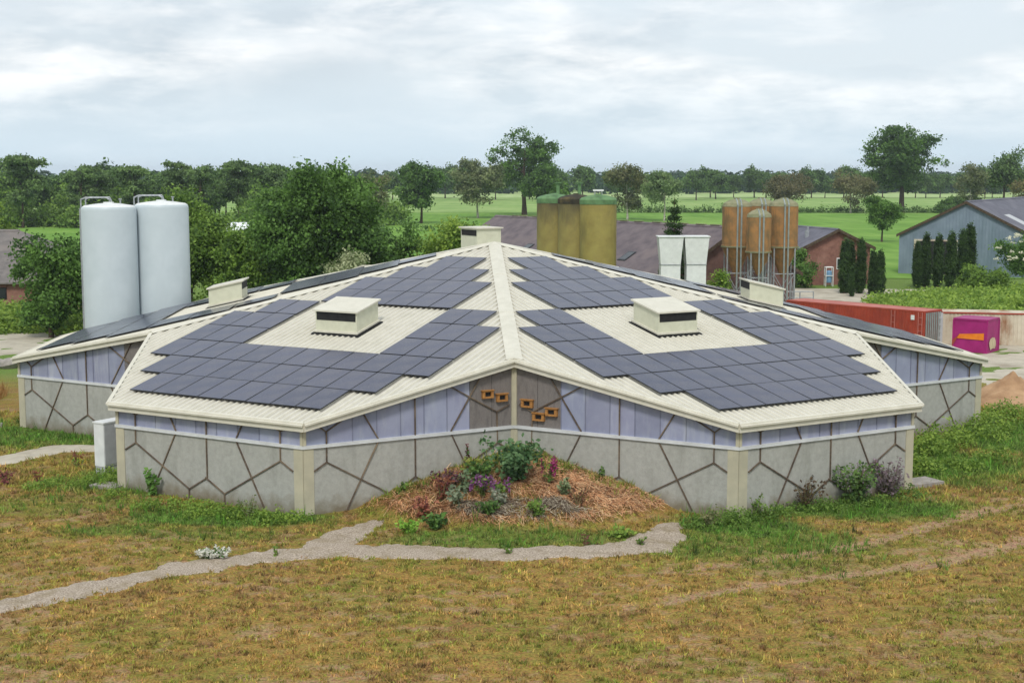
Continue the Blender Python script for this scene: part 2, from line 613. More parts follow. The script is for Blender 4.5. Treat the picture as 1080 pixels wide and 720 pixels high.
def masked_sheet(name, polys, bbox, step, mat, lift, edge=.35, thick=True):
    x0, x1, y0, y1 = bbox
    xs, ys = np.arange(x0, x1, step), np.arange(y0, y1, step)
    X, Y = np.meshgrid(xs, ys)
    x, y = X.ravel(), Y.ravel()
    d = np.full(x.shape, 1e9)
    for P in polys:
        d = np.minimum(d, seg_dist(x, y, P))
    d = d + (fbm(x, y, 1.1, 77, 3) - .5) * edge * 1.6 + (fbm(x, y, 4, 78, 2) - .5) * edge * .6
    z = gh(x, y) + lift * np.clip(-d / .15, 0, 1) - .02
    nx, ny = len(xs), len(ys)
    I = np.arange(nx * ny).reshape(ny, nx)
    F = np.stack([I[:-1, :-1], I[:-1, 1:], I[1:, 1:], I[1:, :-1]], -1).reshape(-1, 4)
    F = F[(d[F] < .1).all(1)]
    used = np.unique(F)
    remap = np.zeros(len(x), int)
    remap[used] = np.arange(len(used))
    return structure(raw_mesh(name, np.c_[x, y, z][used], remap[F], mat, smooth=True))


masked_sheet('path', PATHS, (-26, 9, -46, -22), .09, GRAVEL, .06, .6)
masked_sheet('pavement', PATH2, (-42, -15, -22, -8), .15, PAVING, .055, .12)


def sheet(name, pts, z, mat):
    m = MB()
    m.face([(x, y, z) for x, y in pts])
    return structure(m.build(name, mat))


sheet('yard', [(29.5, 8), (90, 2), (95, 37), (33, 41), (29.6, 30)], .012, PAVING)
sheet('yard', [(10, 48), (40, 47), (46, 80), (10, 84)], .012, PAVING)
sheet('road', [(-70, 8), (-33, 22), (-28, 34), (-33, 38), (-44, 36), (-75, 34)], .012, PAVING)
sheet('field', [(-420, 150), (-60, 100), (60, 96), (400, 120), (520, 372), (-500, 378)], .02, FIELD1)
sheet('field', [(-500, 382), (540, 376), (900, 640), (-900, 640)], .02, FIELD2)
sheet('field', [(-900, 644), (900, 644), (1150, 860), (-1150, 860)], .02, FIELD3)


# ------------------------------------------------------------------ the barn
H, K, D, WH, RH, ZR, OV, SH = 9.02, .226, 24.37, 4.806, 18.934, 2.603, .19, -.063
barn = thing('barn', 'large star-shaped concrete barn with cream ribbed metal roof and timber lattice walls', 'barn', (0, 0, 0))


def S2(x, y):
    return np.array([x + SH * y, y])


def leaf_axes(i):
    a = -PI / 2 + (i + .5) * PI / 3
    ax = np.array([math.cos(a), math.sin(a)])
    return ax, np.array([-ax[1], ax[0]])


def B(i, u, v):
    ax, t = leaf_axes(i)
    p = ax * v + t * u
    return S2(p[0], p[1])


def RP(i, u, v, lift=0.):
    p = B(i, u, v)
    return (p[0], p[1], H - K * v + lift)


HU, HV = RH * .5, RH * math.cos(PI / 6)   # inner corner in leaf coordinates


def vmax(u):
    u = abs(u)
    return D if u <= WH else D + (HV - D) * (u - WH) / (HU - WH)


def make_leaf(i):
    m = MB()
    poly = [(0, 0), (HU, HV), (WH, D), (-WH, D), (-HU, HV)]
    top = [RP(i, u, v, 0) for u, v in poly]
    bot = [RP(i, u, v, -.07) for u, v in poly]
    m.face(top[::-1])
    m.face(bot)
    for a in range(5):
        b = (a + 1) % 5
        m.face([bot[a], top[a], top[b], bot[b]])
    u = -HU + .12
    while u < HU:
        v0, v1 = abs(u) / math.tan(PI / 6) + .02, vmax(u) - .01
        if v1 - v0 > .1:
            P = []
            for lift, hw in ((.001, .06), (.06, .03)):
                P += [RP(i, u - hw, v0, lift), RP(i, u + hw, v0, lift), RP(i, u + hw, v1, lift), RP(i, u - hw, v1, lift)]
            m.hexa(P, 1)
        u += .2974
    o = m.build('roof', [CREAM, CREAM_TRIM], barn)  # ribs lighter than the sheet: rib shading contrast put into the colour
    # fascia boards and a rolled edge round the outer edges
    f = MB()
    edge = [(HU, HV), (WH, D), (-WH, D), (-HU, HV)]
    for (u0, v0), (u1, v1) in zip(edge, edge[1:]):
        d = np.array([u1 - u0, v1 - v0])
        L = np.linalg.norm(d)
        d /= L
        n = np.array([-d[1], d[0]])
        if n @ np.array([(u0 + u1) / 2, (v0 + v1) / 2 - 15]) < 0:
            n = -n
        for (o0, o1, zl, zh) in ((.0, .05, -.27, .065), (.05, .13, -.05, .02), (-.07, .0, .045, .07)):
            P = []
            for zz in (zl, zh):
                for (uu, vv, oo) in ((u0, v0, o0), (u1, v1, o0), (u1, v1, o1), (u0, v0, o1)):
                    P.append(RP(i, uu + n[0] * oo, vv + n[1] * oo, zz))
            f.hexa(P)
    f.build('fascia', CREAM_TRIM, o)
    return o


for i in range(-3, 3):
    make_leaf(i)

# ridge caps along the six hips
for i in range(-3, 3):
    m = MB()
    a = -PI / 2 + i * PI / 3
    for s in (-1, 1):
        li = i if s > 0 else i - 1
        # edge of the cap at a fixed distance from the hip, in the leaf plane
        def edge_pt(r, off, lift):
            hu, hv = (-s) * r * .5, r * math.cos(PI / 6)
            nu, nv = s * math.cos(PI / 6), .5
            return RP(li, hu + nu * off, hv + nv * off, lift)
        r0, r1 = 0.0, RH + .05
        P = [edge_pt(r0, 0, .08), edge_pt(r1, 0, .08), edge_pt(r1, .33, .066), edge_pt(r0 + .6, .33, .066),
             edge_pt(r0, 0, .11), edge_pt(r1, 0, .11), edge_pt(r1, .33, .084), edge_pt(r0 + .6, .33, .084)]
        m.hexa(P)
        # lap joints
        for rr in (6.3, 12.6):
            m.hexa([edge_pt(rr, 0, .108), edge_pt(rr + .07, 0, .108), edge_pt(rr + .07, .34, .082), edge_pt(rr, .34, .082),
                    edge_pt(rr, 0, .125), edge_pt(rr + .07, 0, .125), edge_pt(rr + .07, .34, .098), edge_pt(rr, .34, .098)])
    m.build('ridge_cap', CREAM_TRIM, barn)

# walls: (t, z) lattice lines measured in wall coordinates
FRONT = [((.112, 3.12), (.112, 2.0)), ((.112, 2.0), (.05, 1.66)), ((.112, 2.0), (.405, .42)), ((.405, .42), (.405, .0)), ((.405, .42), (.505, .97)),
         ((.2, .12), (.338, 2.58)), ((.338, 2.66), (.305, 3.25)), ((.112, 3.12), (.09, 3.22)), ((.112, 3.12), (.135, 3.22))]
FRONT = FRONT + [((1 - a[0], a[1]), (1 - b[0], b[1])) for a, b in FRONT] + [((.505, .97), (.505, 3.22))]
NOTCH = [((.102, 1.97), (.102, 3.12)), ((.102, 1.97), (.045, 1.66)), ((.102, 1.97), (.4, .42)), ((.102, 3.12), (.06, 3.42)), ((.102, 3.12), (.2, 3.62)),
         ((.19, .05), (.338, 2.58)), ((.338, 2.66), (.264, 3.78)), ((.4, .42), (.4, 0)), ((.4, .42), (.51, 1.03)), ((.51, 1.03), (.51, 4.13)),
         ((.51, 1.03), (.61, .5)), ((.61, .5), (.61, 0)), ((.51, 4.13), (.475, 4.24)), ((.51, 4.13), (.55, 4.34)),
         ((.683, 2.66), (.838, 4.83)), ((.683, 2.58), (.82, .05)), ((.66, 4.55), (.912, 3.27)), ((.912, 3.27), (.975, 3.52)), ((.912, 3.27), (.915, 2.03)),
         ((.915, 2.03), (.61, .5)), ((.915, 2.03), (.965, 1.74))]
NOTCHR = [((1 - a[0], a[1]), (1 - b[0], b[1])) for a, b in NOTCH]


def make_wall(A, Bp, zA, zB, lines, kind):
    A, Bp = np.array(A), np.array(Bp)
    L = np.linalg.norm(Bp - A)
    d = (Bp - A) / L
    n = np.array([d[1], -d[0]])
    pt = lambda t, off, z: (*(A + d * (t * L) + n * off), z)
    ztop = lambda t: zA + (zB - zA) * t - .16

    def slab(m, t0, t1, o0, o1, z0a, z0b, z1a, z1b, mi=0):
        m.hexa([pt(t0, o0, z0a), pt(t1, o0, z0b), pt(t1, o1, z0b), pt(t0, o1, z0a),
                pt(t0, o0, z1a), pt(t1, o0, z1b), pt(t1, o1, z1b), pt(t0, o1, z1a)], mi)
    m = MB()
    slab(m, 0, 1, -.22, 0, -.6, -.6, ZR - .06, ZR - .06)
    wall = m.build('wall', CONCRETE, barn)
    # cladding in sheets about 0.95 m wide with a lapped seam
    c, cols = MB(), []
    npan = 9
    g0 = {'n1': .72, 'n2': -1, 'f': 2}[kind]
    for q in range(npan):
        t0, t1 = q / npan, (q + 1) / npan
        grey = (kind == 'n1' and t0 > .76) or (kind == 'n2' and t1 < .24)
        nb = len(c.v)
        slab(c, t0 + .001, t1 - .001, -.1, -.03 - .004 * (q % 2), ZR + .05, ZR + .05, ztop(t0), ztop(t1), 1 if grey else 0)
        tone = random.uniform(.9, 1.08)
        cols += [(tone * random.uniform(.98, 1.02), tone, tone * 1.02)] * (len(c.v) - nb)
        if not grey and q:
            nb = len(c.v)
            slab(c, t0 - .002, t0 + .002, -.03, -.012, ZR + .05, ZR + .05, ztop(t0), ztop(t0), 0)
            cols += [(.72, .72, .74)] * (len(c.v) - nb)
    cl = c.build('cladding', [POLYCARB, GREYPANEL], wall, colors=cols)
    m = MB()
    slab(m, -.004, 1.004, -.05, .07, ZR - .065, ZR - .065, ZR - .045, ZR - .045)
    slab(m, -.004, 1.004, -.05, .06, ZR - .045, ZR - .045, ZR + .055, ZR + .055)
    m.build('rail', RAILWHITE, wall)
    m = MB()
    for (t0, z0), (t1, z1) in lines:
        zt0, zt1 = ztop(t0) + .02, ztop(t1) + .02
        z0, z1 = min(z0, zt0), min(z1, zt1)
        dx, dz = (t1 - t0) * L, z1 - z0
        ll = math.hypot(dx, dz)
        if ll < .05:
            continue
        px, pz = -dz / ll * .023, dx / ll * .023
        off = .004 if (z0 + z1) / 2 < ZR else -.02
        th = .045 + random.uniform(0, .006)
        P = []
        for oo in (off, off + th):
            P += [pt(t0 + px / L, oo, z0 + pz), pt(t1 + px / L, oo, z1 + pz), pt(t1 - px / L, oo, z1 - pz), pt(t0 - px / L, oo, z0 - pz)]
        m.hexa(P)
    m.build('batten', BATTEN, wall)
    # corner pilasters: wide pale one below, slim one above
    if kind == 'f':
        ends = ((0, .045), (.955, 1))
    elif kind == 'n1':
        ends = ((0, .045), (.982, 1))
    else:
        ends = ((0, .018), (.955, 1))
    for t0, t1 in ends:
        m = MB()
        slab(m, t0, t1, .002, .03, -.5, -.5, ZR - .068, ZR - .068)
        s0, s1 = (t0, t0 + .013) if t0 < .5 else (t1 - .013, t1)
        slab(m, s0, s1, -.028, .03, ZR + .057, ZR + .057, ztop(s0), ztop(s1))
        m.build('pilaster', PALECON, wall)
    return wall, pt


wallpt = {}
for i in range(-3, 3):
    a1 = -PI / 2 + (i + 1) * PI / 3
    a0 = -PI / 2 + i * PI / 3
    rc = RH - OV
    c1 = S2(math.cos(a1) * rc, math.sin(a1) * rc)
    c0 = S2(math.cos(a0) * rc, math.sin(a0) * rc)
    lc, rcn = B(i, -(WH - OV), D - OV), B(i, WH - OV, D - OV)
    ze, zc = H - K * (D - OV), H - K * (rc * math.cos(PI / 6))
    make_wall(lc, rcn, ze, ze, FRONT, 'f')
    wallpt[(i, 1)] = make_wall(rcn, c1, ze, zc, NOTCH, 'n1')[1]
    wallpt[(i, 2)] = make_wall(c0, lc, zc, ze, NOTCHR, 'n2')[1]

# five little orange nest boxes by the front inner corner
for side, t, z in ((1, .864, 4.0), (1, .936, 3.82), (2, 1 - .935, 3.58), (2, 1 - .88, 3.08), (2, 1 - .82, 3.32)):
    pt = wallpt[(-1, 1)] if side == 1 else wallpt[(0, 2)]
    hw, hh = .027, .15
    m, k_ = MB(), MB()

    def bx(mb, t0, t1, o0, o1, z0, z1):
        mb.hexa([pt(t0, o0, z0), pt(t1, o0, z0), pt(t1, o1, z0), pt(t0, o1, z0), pt(t0, o0, z1), pt(t1, o0, z1), pt(t1, o1, z1), pt(t0, o1, z1)])
    bx(m, t - hw, t + hw, -.03, .1, z - hh, z - hh + .07)
    bx(m, t - hw, t + hw, -.03, .1, z + hh - .05, z + hh)
    bx(m, t - hw, t - hw + .012, -.03, .1, z - hh + .07, z + hh - .05)
    bx(m, t + hw - .012, t + hw, -.03, .1, z - hh + .07, z + hh - .05)
    bx(m, t - hw - .004, t + hw + .004, -.03, .14, z + hh, z + hh + .03)
    b_ = m.build('nest_box', ORANGEWOOD, barn)
    bx(k_, t - hw + .012, t + hw - .012, -.02, .03, z - hh + .07, z + hh - .05)
    k_.build('opening', DARK, b_)


def roof_vent(i, v0=13.3, v1=15.05, uw=1.09, h=1.05, cu=0):
    P = lambda u, v, l: RP(i, cu + u, v, l)
    m = MB()
    m.hexa([P(-uw, v0, -.05), P(uw, v0, -.05), P(uw, v1, -.05), P(-uw, v1, -.05), P(-uw, v0, h), P(uw, v0, h), P(uw, v1, h), P(-uw, v1, h)])
    b_ = m.build('roof_vent', VENTGREEN, barn)
    k_ = MB()   # lid
    e = .1
    k_.hexa([P(-uw - e, v0 - e, h), P(uw + e, v0 - e, h), P(uw + e, v1 + e, h), P(-uw - e, v1 + e, h),
             P(-uw - e, v0 - e, h + .07), P(uw + e, v0 - e, h + .07), P(uw + e, v1 + e, h + .07), P(-uw - e, v1 + e, h + .07)])
    k_.build('lid', CREAM_TRIM, b_)
    k_ = MB()   # flared skirt; the shade in the gap under it is a dark slab
    e = .07
    for (a, b, c, d) in ((-uw - e, uw + e, v0 - e, v0 - .002), (-uw - e, uw + e, v1 + .002, v1 + e), (-uw - e, -uw - .002, v0, v1), (uw + .002, uw + e, v0, v1)):
        k_.hexa([P(a, c, .12), P(b, c, .12), P(b, d, .12), P(a, d, .12), P(a, c, .2), P(b, c, .2), P(b, d, .2), P(a, d, .2)])
    k_.build('skirt', CREAM_TRIM, b_)
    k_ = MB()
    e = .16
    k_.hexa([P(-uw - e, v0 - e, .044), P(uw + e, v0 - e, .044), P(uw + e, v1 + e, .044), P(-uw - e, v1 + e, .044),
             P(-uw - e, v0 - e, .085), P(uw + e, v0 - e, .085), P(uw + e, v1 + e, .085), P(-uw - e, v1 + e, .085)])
    k_.build('gap_shade', DARK, b_)
    # louvre slots at both ends
    for (va, vb) in ((v1 - .03, v1 + .012), (v0 - .012, v0 + .03)):
        k_ = MB()
        k_.hexa([P(-uw + .06, va, h * .62), P(uw - .06, va, h * .62), P(uw - .06, vb, h * .62), P(-uw + .06, vb, h * .62),
                 P(-uw + .06, va, h * .97), P(uw - .06, va, h * .97), P(uw - .06, vb, h * .97), P(-uw + .06, vb, h * .97)])
        k_.build('louvre', DARK, b_)


for i in range(-3, 3):
    roof_vent(i)

# vent on the peak
cx, cy = -.78, 1.99
ax, tt = leaf_axes(0)
a0 = math.atan2(tt[1], tt[0])
m = MB()
m.box((cx, cy, 8.75), (1.44, 1.9, 2.0), a0)
pv = m.build('roof_vent', VENTGREEN, barn)
m = MB()
m.box((cx, cy, 9.785), (1.64, 2.1, .07), a0)
m.build('lid', CREAM_TRIM, pv)
m = MB()
q = np.array([cx, cy]) - tt * .71
m.box((q[0], q[1], 9.52), (.06, 1.7, .3), a0, 0)
m.build('louvre', DARK, pv)

# ------------------------------------------------------------------ solar panels
PW, PH = 1.19, 2.0
ROWS = [(23.2, -4, 4, 0), (21.2, -5, 5, 0), (19.18, -6, 6, 0), (17.15, -6, 6, 1), (15.12, -6, 6, 1), (13.08, -5, 5, 1), (11.05, -3, 3, 0), (9.05, -3, 3, 0), (7.05, -2, 2, 0),
        (5.08, -1, 1, 0)]
FACES = {-1: ('left front', 'front left'), 0: ('right front', 'front right'), -2: ('far left', None), 1: ('far right', None)}
ORD = ['lowest', 'second lowest', 'third', 'fourth', 'fifth', 'sixth', 'seventh', 'eighth', 'ninth', 'topmost']
NTH = ['first', 'second', 'third', 'fourth', 'fifth', 'sixth', 'seventh', 'eighth', 'ninth', 'tenth', 'eleventh', 'twelfth']


rr_p = random.Random(17)


def panel_mesh(i):
    c = np.array(RP(i, 0, 10, 0))
    loc = lambda u, v, l: tuple(np.array(RP(i, u, 10 + v, l)) - c)
    m = MB()
    hu, hv = PW / 2 - .012, PH / 2 - .012
    m.hexa([loc(u, v, l) for l in (.115, .15) for u, v in ((-hu, -hv), (hu, -hv), (hu, hv), (-hu, hv))], 1)
    hu, hv = hu - .02, hv - .02
    m.face([loc(u, v, .1525) for u, v in ((-hu, hv), (hu, hv), (hu, -hv), (-hu, -hv))][::-1], 0)
    o = m.build('solar_panel', [CELLS, FRAME])
    n = o.data.polygons[6].normal
    if n.z < 0:
        o.data.flip_normals()
    return o


for i, (nm, row_nm) in FACES.items():
    proto = None
    for rI, (vb, c0, c1, hole) in enumerate(ROWS):
        cols_ = [c for c in range(c0, c1) if not (hole and -3 <= c < 3)]
        for n_, c in enumerate(cols_):
            if proto is None:
                proto = o = panel_mesh(i)
            else:
                o = proto.copy()
                COL.objects.link(o)
            o.location = RP(i, (c + .5) * PW, vb - PH / 2, 0)
            o.rotation_euler = (rr_p.uniform(-.005, .005), rr_p.uniform(-.005, .005), 0)
            if row_nm:
                lab = f'dark solar panel, {NTH[n_]} from left in {ORD[rI]} row on the {row_nm} roof face'
            else:
                lab = f'dark solar panel seen edge-on on the {nm} roof face of the barn'
            tag(o, lab, 'solar panel', f'solar panels on the {nm} roof face')

# ------------------------------------------------------------------ silos
def white_silo(x, y, rad, top, label):
    t = thing('feed_silo', label, 'silo', (x, y, 0), 'white feed silos behind the left roof')
    m = MB()
    m.lathe((x, y, 0), [(rad, 0), (rad, top - .3), (rad - .02, top - .2), (rad - .07, top - .12)], 48)
    o = m.build('body', SILOWHITE, t)
    auto_smooth(o, 35)
    m = MB()
    m.lathe((x, y, 0), [(rad - .07, top - .12), (rad - .2, top - .04), (rad * .5, top + .05), (.3, top + .1), (.3, top + .16), (.05, top + .16)], 48)
    o = m.build('dome', WHITE, t)
    auto_smooth(o, 35)
    m = MB()
    a0_, a1_ = R(150), R(95)
    lx = x - rad * .98
    m.path([(lx - .02, y - .2, top - .4), (lx - .02, y - .2, top + .3), (lx + .25, y - .2, top + .42), (lx + 1.4, y + .1, top + .42), (lx + 1.6, y + .1, top + .3), (lx + 1.6, y + .1, top)], .045, 8)
    m.path([(lx + .05, y + .5, top - .4), (lx + .05, y + .5, top + .3), (lx + .3, y + .5, top + .42), (lx + 1.45, y + .7, top + .42), (lx + 1.6, y + .7, top)], .045, 8)
    m.build('handrail', STEEL, t)
    m = MB()
    m.tube((lx - .1, y - .1, 0), (lx - .1, y - .1, top - .2), .07)
    m.tube((lx - .1, y + .35, 0), (lx - .1, y + .35, top - .2), .03)
    for q in range(30):
        m.tube((lx - .1, y - .1, .3 + q * .33), (lx - .1, y + .35, .3 + q * .33), .018, n=5)
    m.build('ladder', STEEL, t)
    m = MB()
    m.tube((x + .7, y, top - .02), (x + .7, y, top + .3), .05)
    m.tube((x + .7, y, top + .3), (x + .7, y, top + .36), .1)
    m.build('breather_pipe', STEEL, t)


white_silo(-23.05, 9.0, 1.6, 10.85, 'white cylindrical feed silo, left one of two behind the left roof')
white_silo(-20.33, 10.6, 1.6, 10.95, 'white cylindrical feed silo, right one of two behind the left roof')


def yellow_silo(x, y, label, sooty, topper):
    t = thing('feed_silo', label, 'silo', (x, y, 0), 'yellow feed silos behind the roof')
    rad, top = 1.6, 10.5
    m = MB()
    m.lathe((x, y, 0), [(rad, 0), (rad, top - .5)], 40, 0)
    o = m.build('body', SOOTY if sooty else YELLOWSILO, t)
    auto_smooth(o)
    if False:
        m = MB()   # soot-stained upper ring
        m.lathe((x, y, 0), [(rad + .012, top - 2.0 * sooty), (rad + .012, top - .5)], 40)
        o2 = m.build('stained_band', SOOT, t)
        auto_smooth(o2)
    m = MB()
    m.lathe((x, y, 0), [(rad + .03, top - .5), (rad + .03, top - .1), (rad * .9, top + .08), (rad * .5, top + .26), (.25, top + .34), (.25, top + .4), (.02, top + .4)], 40)
    o = m.build('dome', SOOT if sooty > .8 else GREENGRP, t)
    auto_smooth(o, 35)
    m = MB()
    if topper == 'pipe':
        m.tube((x + .3, y, top + .2), (x + .3, y, top + 1.3), .16)
        m.tube((x + .3, y, top + 1.25), (x + .3, y, top + 1.35), .3)
        m.build('filler_pipe', GREENGRP, t)
    else:
        m.box((x, y, top + .7), (.9, .7, .14))
        m.tube((x - .3, y, top + .3), (x - .3, y, top + .64), .06)
        m.tube((x + .3, y, top + .3), (x + .3, y, top + .64), .06)
        m.build('cap', WHITE, t)


yellow_silo(7.98, 48.4, 'yellow-brown feed silo with bright green dome, frontmost of three', 0, 'cap')
yellow_silo(6.15, 51.1, 'sooty yellow feed silo in the middle of three behind the roof', 1.0, 'pipe')
yellow_silo(4.3, 53.8, 'yellow feed silo with green rim, leftmost of three behind the roof', .55, 'pipe')


def rust_silo(x, y, rad, sh, cone, tip, label):
    t = thing('feed_silo', label, 'silo', (x, y, 0), 'rust orange feed silos on legs')
    m = MB()
    m.lathe((x, y, 0), [(.16, tip), (rad, cone), (rad + .05, cone + .02), (rad + .05, cone + .2), (rad, cone + .22), (rad, sh)], 32)
    o = m.build('hopper', RUSTGRP, t)
    auto_smooth(o, 30)
    m = MB()
    m.lathe((x, y, 0), [(rad + .02, sh), (rad * .93, sh + .3), (rad * .55, sh + .58), (.3, sh + .68), (.3, sh + .78), (.02, sh + .78)], 32)
    o = m.build('dome', MOSSGRP, t)
    auto_smooth(o, 30)
    m = MB()
    m.lathe((x, y, 0), [(rad + .02, cone + .02), (rad + .09, cone + .02), (rad + .09, cone + .14), (rad + .02, cone + .14)], 32)
    m.build('ring_beam', MOSSGRP, t)
    legs = [(x + rad * math.cos(R(a)), y + rad * math.sin(R(a))) for a in (-135, -45, 45, 135)]
    for lx, ly in legs:
        m = MB()
        m.tube((lx, ly, 0), (lx, ly, cone + .1), .07)
        m.build('leg', STEEL, t)
    m = MB()
    for (a, b) in zip(legs, legs[1:] + legs[:1]):
        m.tube((*a, .6), (*b, cone * .62), .035)
        m.tube((*b, .6), (*a, cone * .62), .035)
        m.tube((*a, cone * .62), (*b, cone * .62), .04)
    m.build('bracing', STEEL, t)
    m = MB()
    for dx in (-.12, .22):
        m.tube((x + dx, y - rad - .1, .5), (x + dx, y - rad - .1, sh + .1), .075)
        m.path([(x + dx, y - rad - .1, sh + .1), (x + dx, y - rad * .6, sh + .55), (x + dx, y, sh + .72)], .075)
    m.build('fill_pipe', GREYSTEEL, t)


rust_silo(20.7, 53, 1.3, 9.7, 6.05, 3.4, 'tall rusty orange feed silo on legs, left one of the group')
rust_silo(23.3, 55.6, 1.25, 9.7, 6.0, 3.4, 'rusty feed silo standing behind the others in the group')
rust_silo(24.75, 52.2, 1.3, 9.75, 6.05, 3.4, 'tall rusty orange feed silo on legs, right one of the group')
rust_silo(22.15, 49.6, 1.08, 8.85, 5.75, 3.8, 'small short rusty orange feed silo in front of taller ones')

# flared white exhaust stacks
def stack(x, y, label):
    t = thing('exhaust_stack', label, 'exhaust stack', (x, y, 0), 'flared white exhaust stacks')
    m = MB()

    def sq(h, z):
        return [(x + dx * h, y + dy * h, z) for dx, dy in ((-1, -1), (1, -1), (1, 1), (-1, 1))]
    m.hexa(sq(.82, 0) + sq(.82, 5.0))
    m.build('lower_shaft', WHITE, t)
    m = MB()
    m.hexa(sq(.83, 5.06) + sq(1.04, 7.35))
    o = m.build('flared_top', WHITE, t)
    m = MB()
    m.hexa(sq(1.12, 7.35) + sq(1.12, 7.42))
    m.build('rim', WHITE, t)
    m = MB()
    m.hexa(sq(.87, 5.0) + sq(.87, 5.06))
    m.build('clamp_band', STEEL, t)


stack(13.9, 45, 'flared white exhaust stack, left one of the pair beyond the roof')
stack(16.1, 45.3, 'flared white exhaust stack, right one of the pair beyond the roof')


# ------------------------------------------------------------------ farm buildings
def gable_house(name, label, cat, p0, ang, length, halfw, eave, ridge, wallm, roofm, over=.4, hip_end=0, extras=None, gable_mat=None):
    """p0 = middle of the near gable on the ground; ang = heading of the ridge away from p0"""
    d = np.array([math.cos(ang), math.sin(ang)])
    n = np.array([-d[1], d[0]])
    p0 = np.array(p0, float)
    t = thing(name, label, cat, (p0[0], p0[1], 0))
    P = lambda a, b, z: (*(p0 + d * a + n * b), z)
    m = MB()
    for (a0_, a1_) in ((0, length),):
        m.face([P(0, -halfw, -.1), P(0, -halfw, eave), P(0, 0, ridge), P(0, halfw, eave), P(0, halfw, -.1)])
        m.face([P(length, halfw, -.1), P(length, halfw, eave), P(length, 0, ridge if not hip_end else eave), P(length, -halfw, eave), P(length, -halfw, -.1)])
        for s in (-1, 1):
            q = [P(0, s * halfw, -.1), P(length, s * halfw, -.1), P(length, s * halfw, eave), P(0, s * halfw, eave)]
            m.face(q if s < 0 else q[::-1])
    m.build('wall', wallm, t)
    rf = MB()
    sl = (ridge - eave) / halfw
    th = .14
    e0, e1 = -over, length + over
    for s in (-1, 1):
        hb = halfw + over
        zl = eave - sl * over + .05
        zr = ridge + .05
        r1 = e1 - (hip_end if hip_end else 0)
        rf.hexa([P(e0, s * hb, zl), P(e1, s * hb, zl), P(r1, 0, zr), P(e0, 0, zr),
                 P(e0, s * hb, zl + th), P(e1, s * hb, zl + th), P(r1, 0, zr + th), P(e0, 0, zr + th)])
    if hip_end:
        hb = halfw + over
        zl = eave - sl * over + .05
        r1 = e1 - hip_end
        rf.face([P(e1, -hb, zl + th), P(e1, hb, zl + th), P(r1, 0, ridge + .05 + th)])
        rf.face([P(e1, -hb, zl), P(e1, hb, zl), P(r1, 0, ridge + .05)])
    # rows of laps across the slope
    rl = MB()
    ro = rf.build('roof', roofm, t)
    cap = MB()
    cap.hexa([P(e0 - .01, -.25, ridge + .05 + th - .25 * sl + .03), P(e1 - hip_end, -.25, ridge + .05 + th - .25 * sl + .03), P(e1 - hip_end, 0, ridge + th + .1), P(e0 - .01, 0, ridge + th + .1),
              P(e0 - .01, -.25, ridge + .05 + th - .25 * sl + .07), P(e1 - hip_end, -.25, ridge + .05 + th - .25 * sl + .07), P(e1 - hip_end, 0, ridge + th + .15), P(e0 - .01, 0, ridge + th + .15)])
    cap.hexa([P(e0 - .01, .25, ridge + .05 + th - .25 * sl + .03), P(e1 - hip_end, .25, ridge + .05 + th - .25 * sl + .03), P(e1 - hip_end, 0, ridge + th + .1), P(e0 - .01, 0, ridge + th + .1),
              P(e0 - .01, .25, ridge + .05 + th - .25 * sl + .07), P(e1 - hip_end, .25, ridge + .05 + th - .25 * sl + .07), P(e1 - hip_end, 0, ridge + th + .15), P(e0 - .01, 0, ridge + th + .15)])
    cap.build('ridge_tiles', roofm, ro)
    bb = MB()
    for s in (-1, 1):
        hb = halfw + over
        zl = eave - sl * over
        bb.hexa([P(e0 - .05, s * hb, zl - .12), P(e0 - .005, s * hb, zl - .12), P(e0 - .005, 0, ridge - .1), P(e0 - .05, 0, ridge - .1),
                 P(e0 - .05, s * hb, zl + .24), P(e0 - .005, s * hb, zl + .24), P(e0 - .005, 0, ridge + .24), P(e0 - .05, 0, ridge + .24)])
    bb.build('bargeboard', BARK, ro)
    return t, P


# long dark-roofed shed
A = np.array([21.6, 60.0])
Bv = np.array([-1.6, 95.0])
ang = math.atan2(*(Bv - A)[::-1])
shed, P = gable_house('shed', 'long low farm shed with weathered purple-grey tiled roof behind the silos', 'shed', A, ang, float(np.linalg.norm(Bv - A)), 8.0, 3.0, 7.4, DARKBRICK, SLATE, .5)
side = 1 if P(5, 1, 0)[1] < P(5, -1, 0)[1] else -1
for a in (9.5, 27.5):   # small roof windows in the near slope
    m, k_ = MB(), MB()
    b0, b1 = 5.0 * side, 6.2 * side
    zf = lambda b: 7.4 + .19 - (7.4 - 3.0) / 8.0 * abs(b)
    for mb, lo, hi, e in ((m, .0, .09, .12), (k_, .085, .1, 0)):
        bb0, bb1 = b0 - e * side, b1 + e * side
        mb.hexa([P(a - .5 - e, bb0, zf(bb0) + lo), P(a + .5 + e, bb0, zf(bb0) + lo), P(a + .5 + e, bb1, zf(bb1) + lo), P(a - .5 - e, bb1, zf(bb1) + lo),
                 P(a - .5 - e, bb0, zf(bb0) + hi), P(a + .5 + e, bb0, zf(bb0) + hi), P(a + .5 + e, bb1, zf(bb1) + hi), P(a - .5 - e, bb1, zf(bb1) + hi)])
    w_ = m.build('window', FRAME, shed)
    k_.build('pane', GLASS, w_)
for q in range(16):
    m = MB()   # pale lichen line and odd ridge tiles
    a = 2 + q * 2.4 + random.random()
    m.box(P(a, 0, 7.72), (1.3, .3, .08), ang)
    m.build('ridge_ventilator', MOSSGRP, shed)

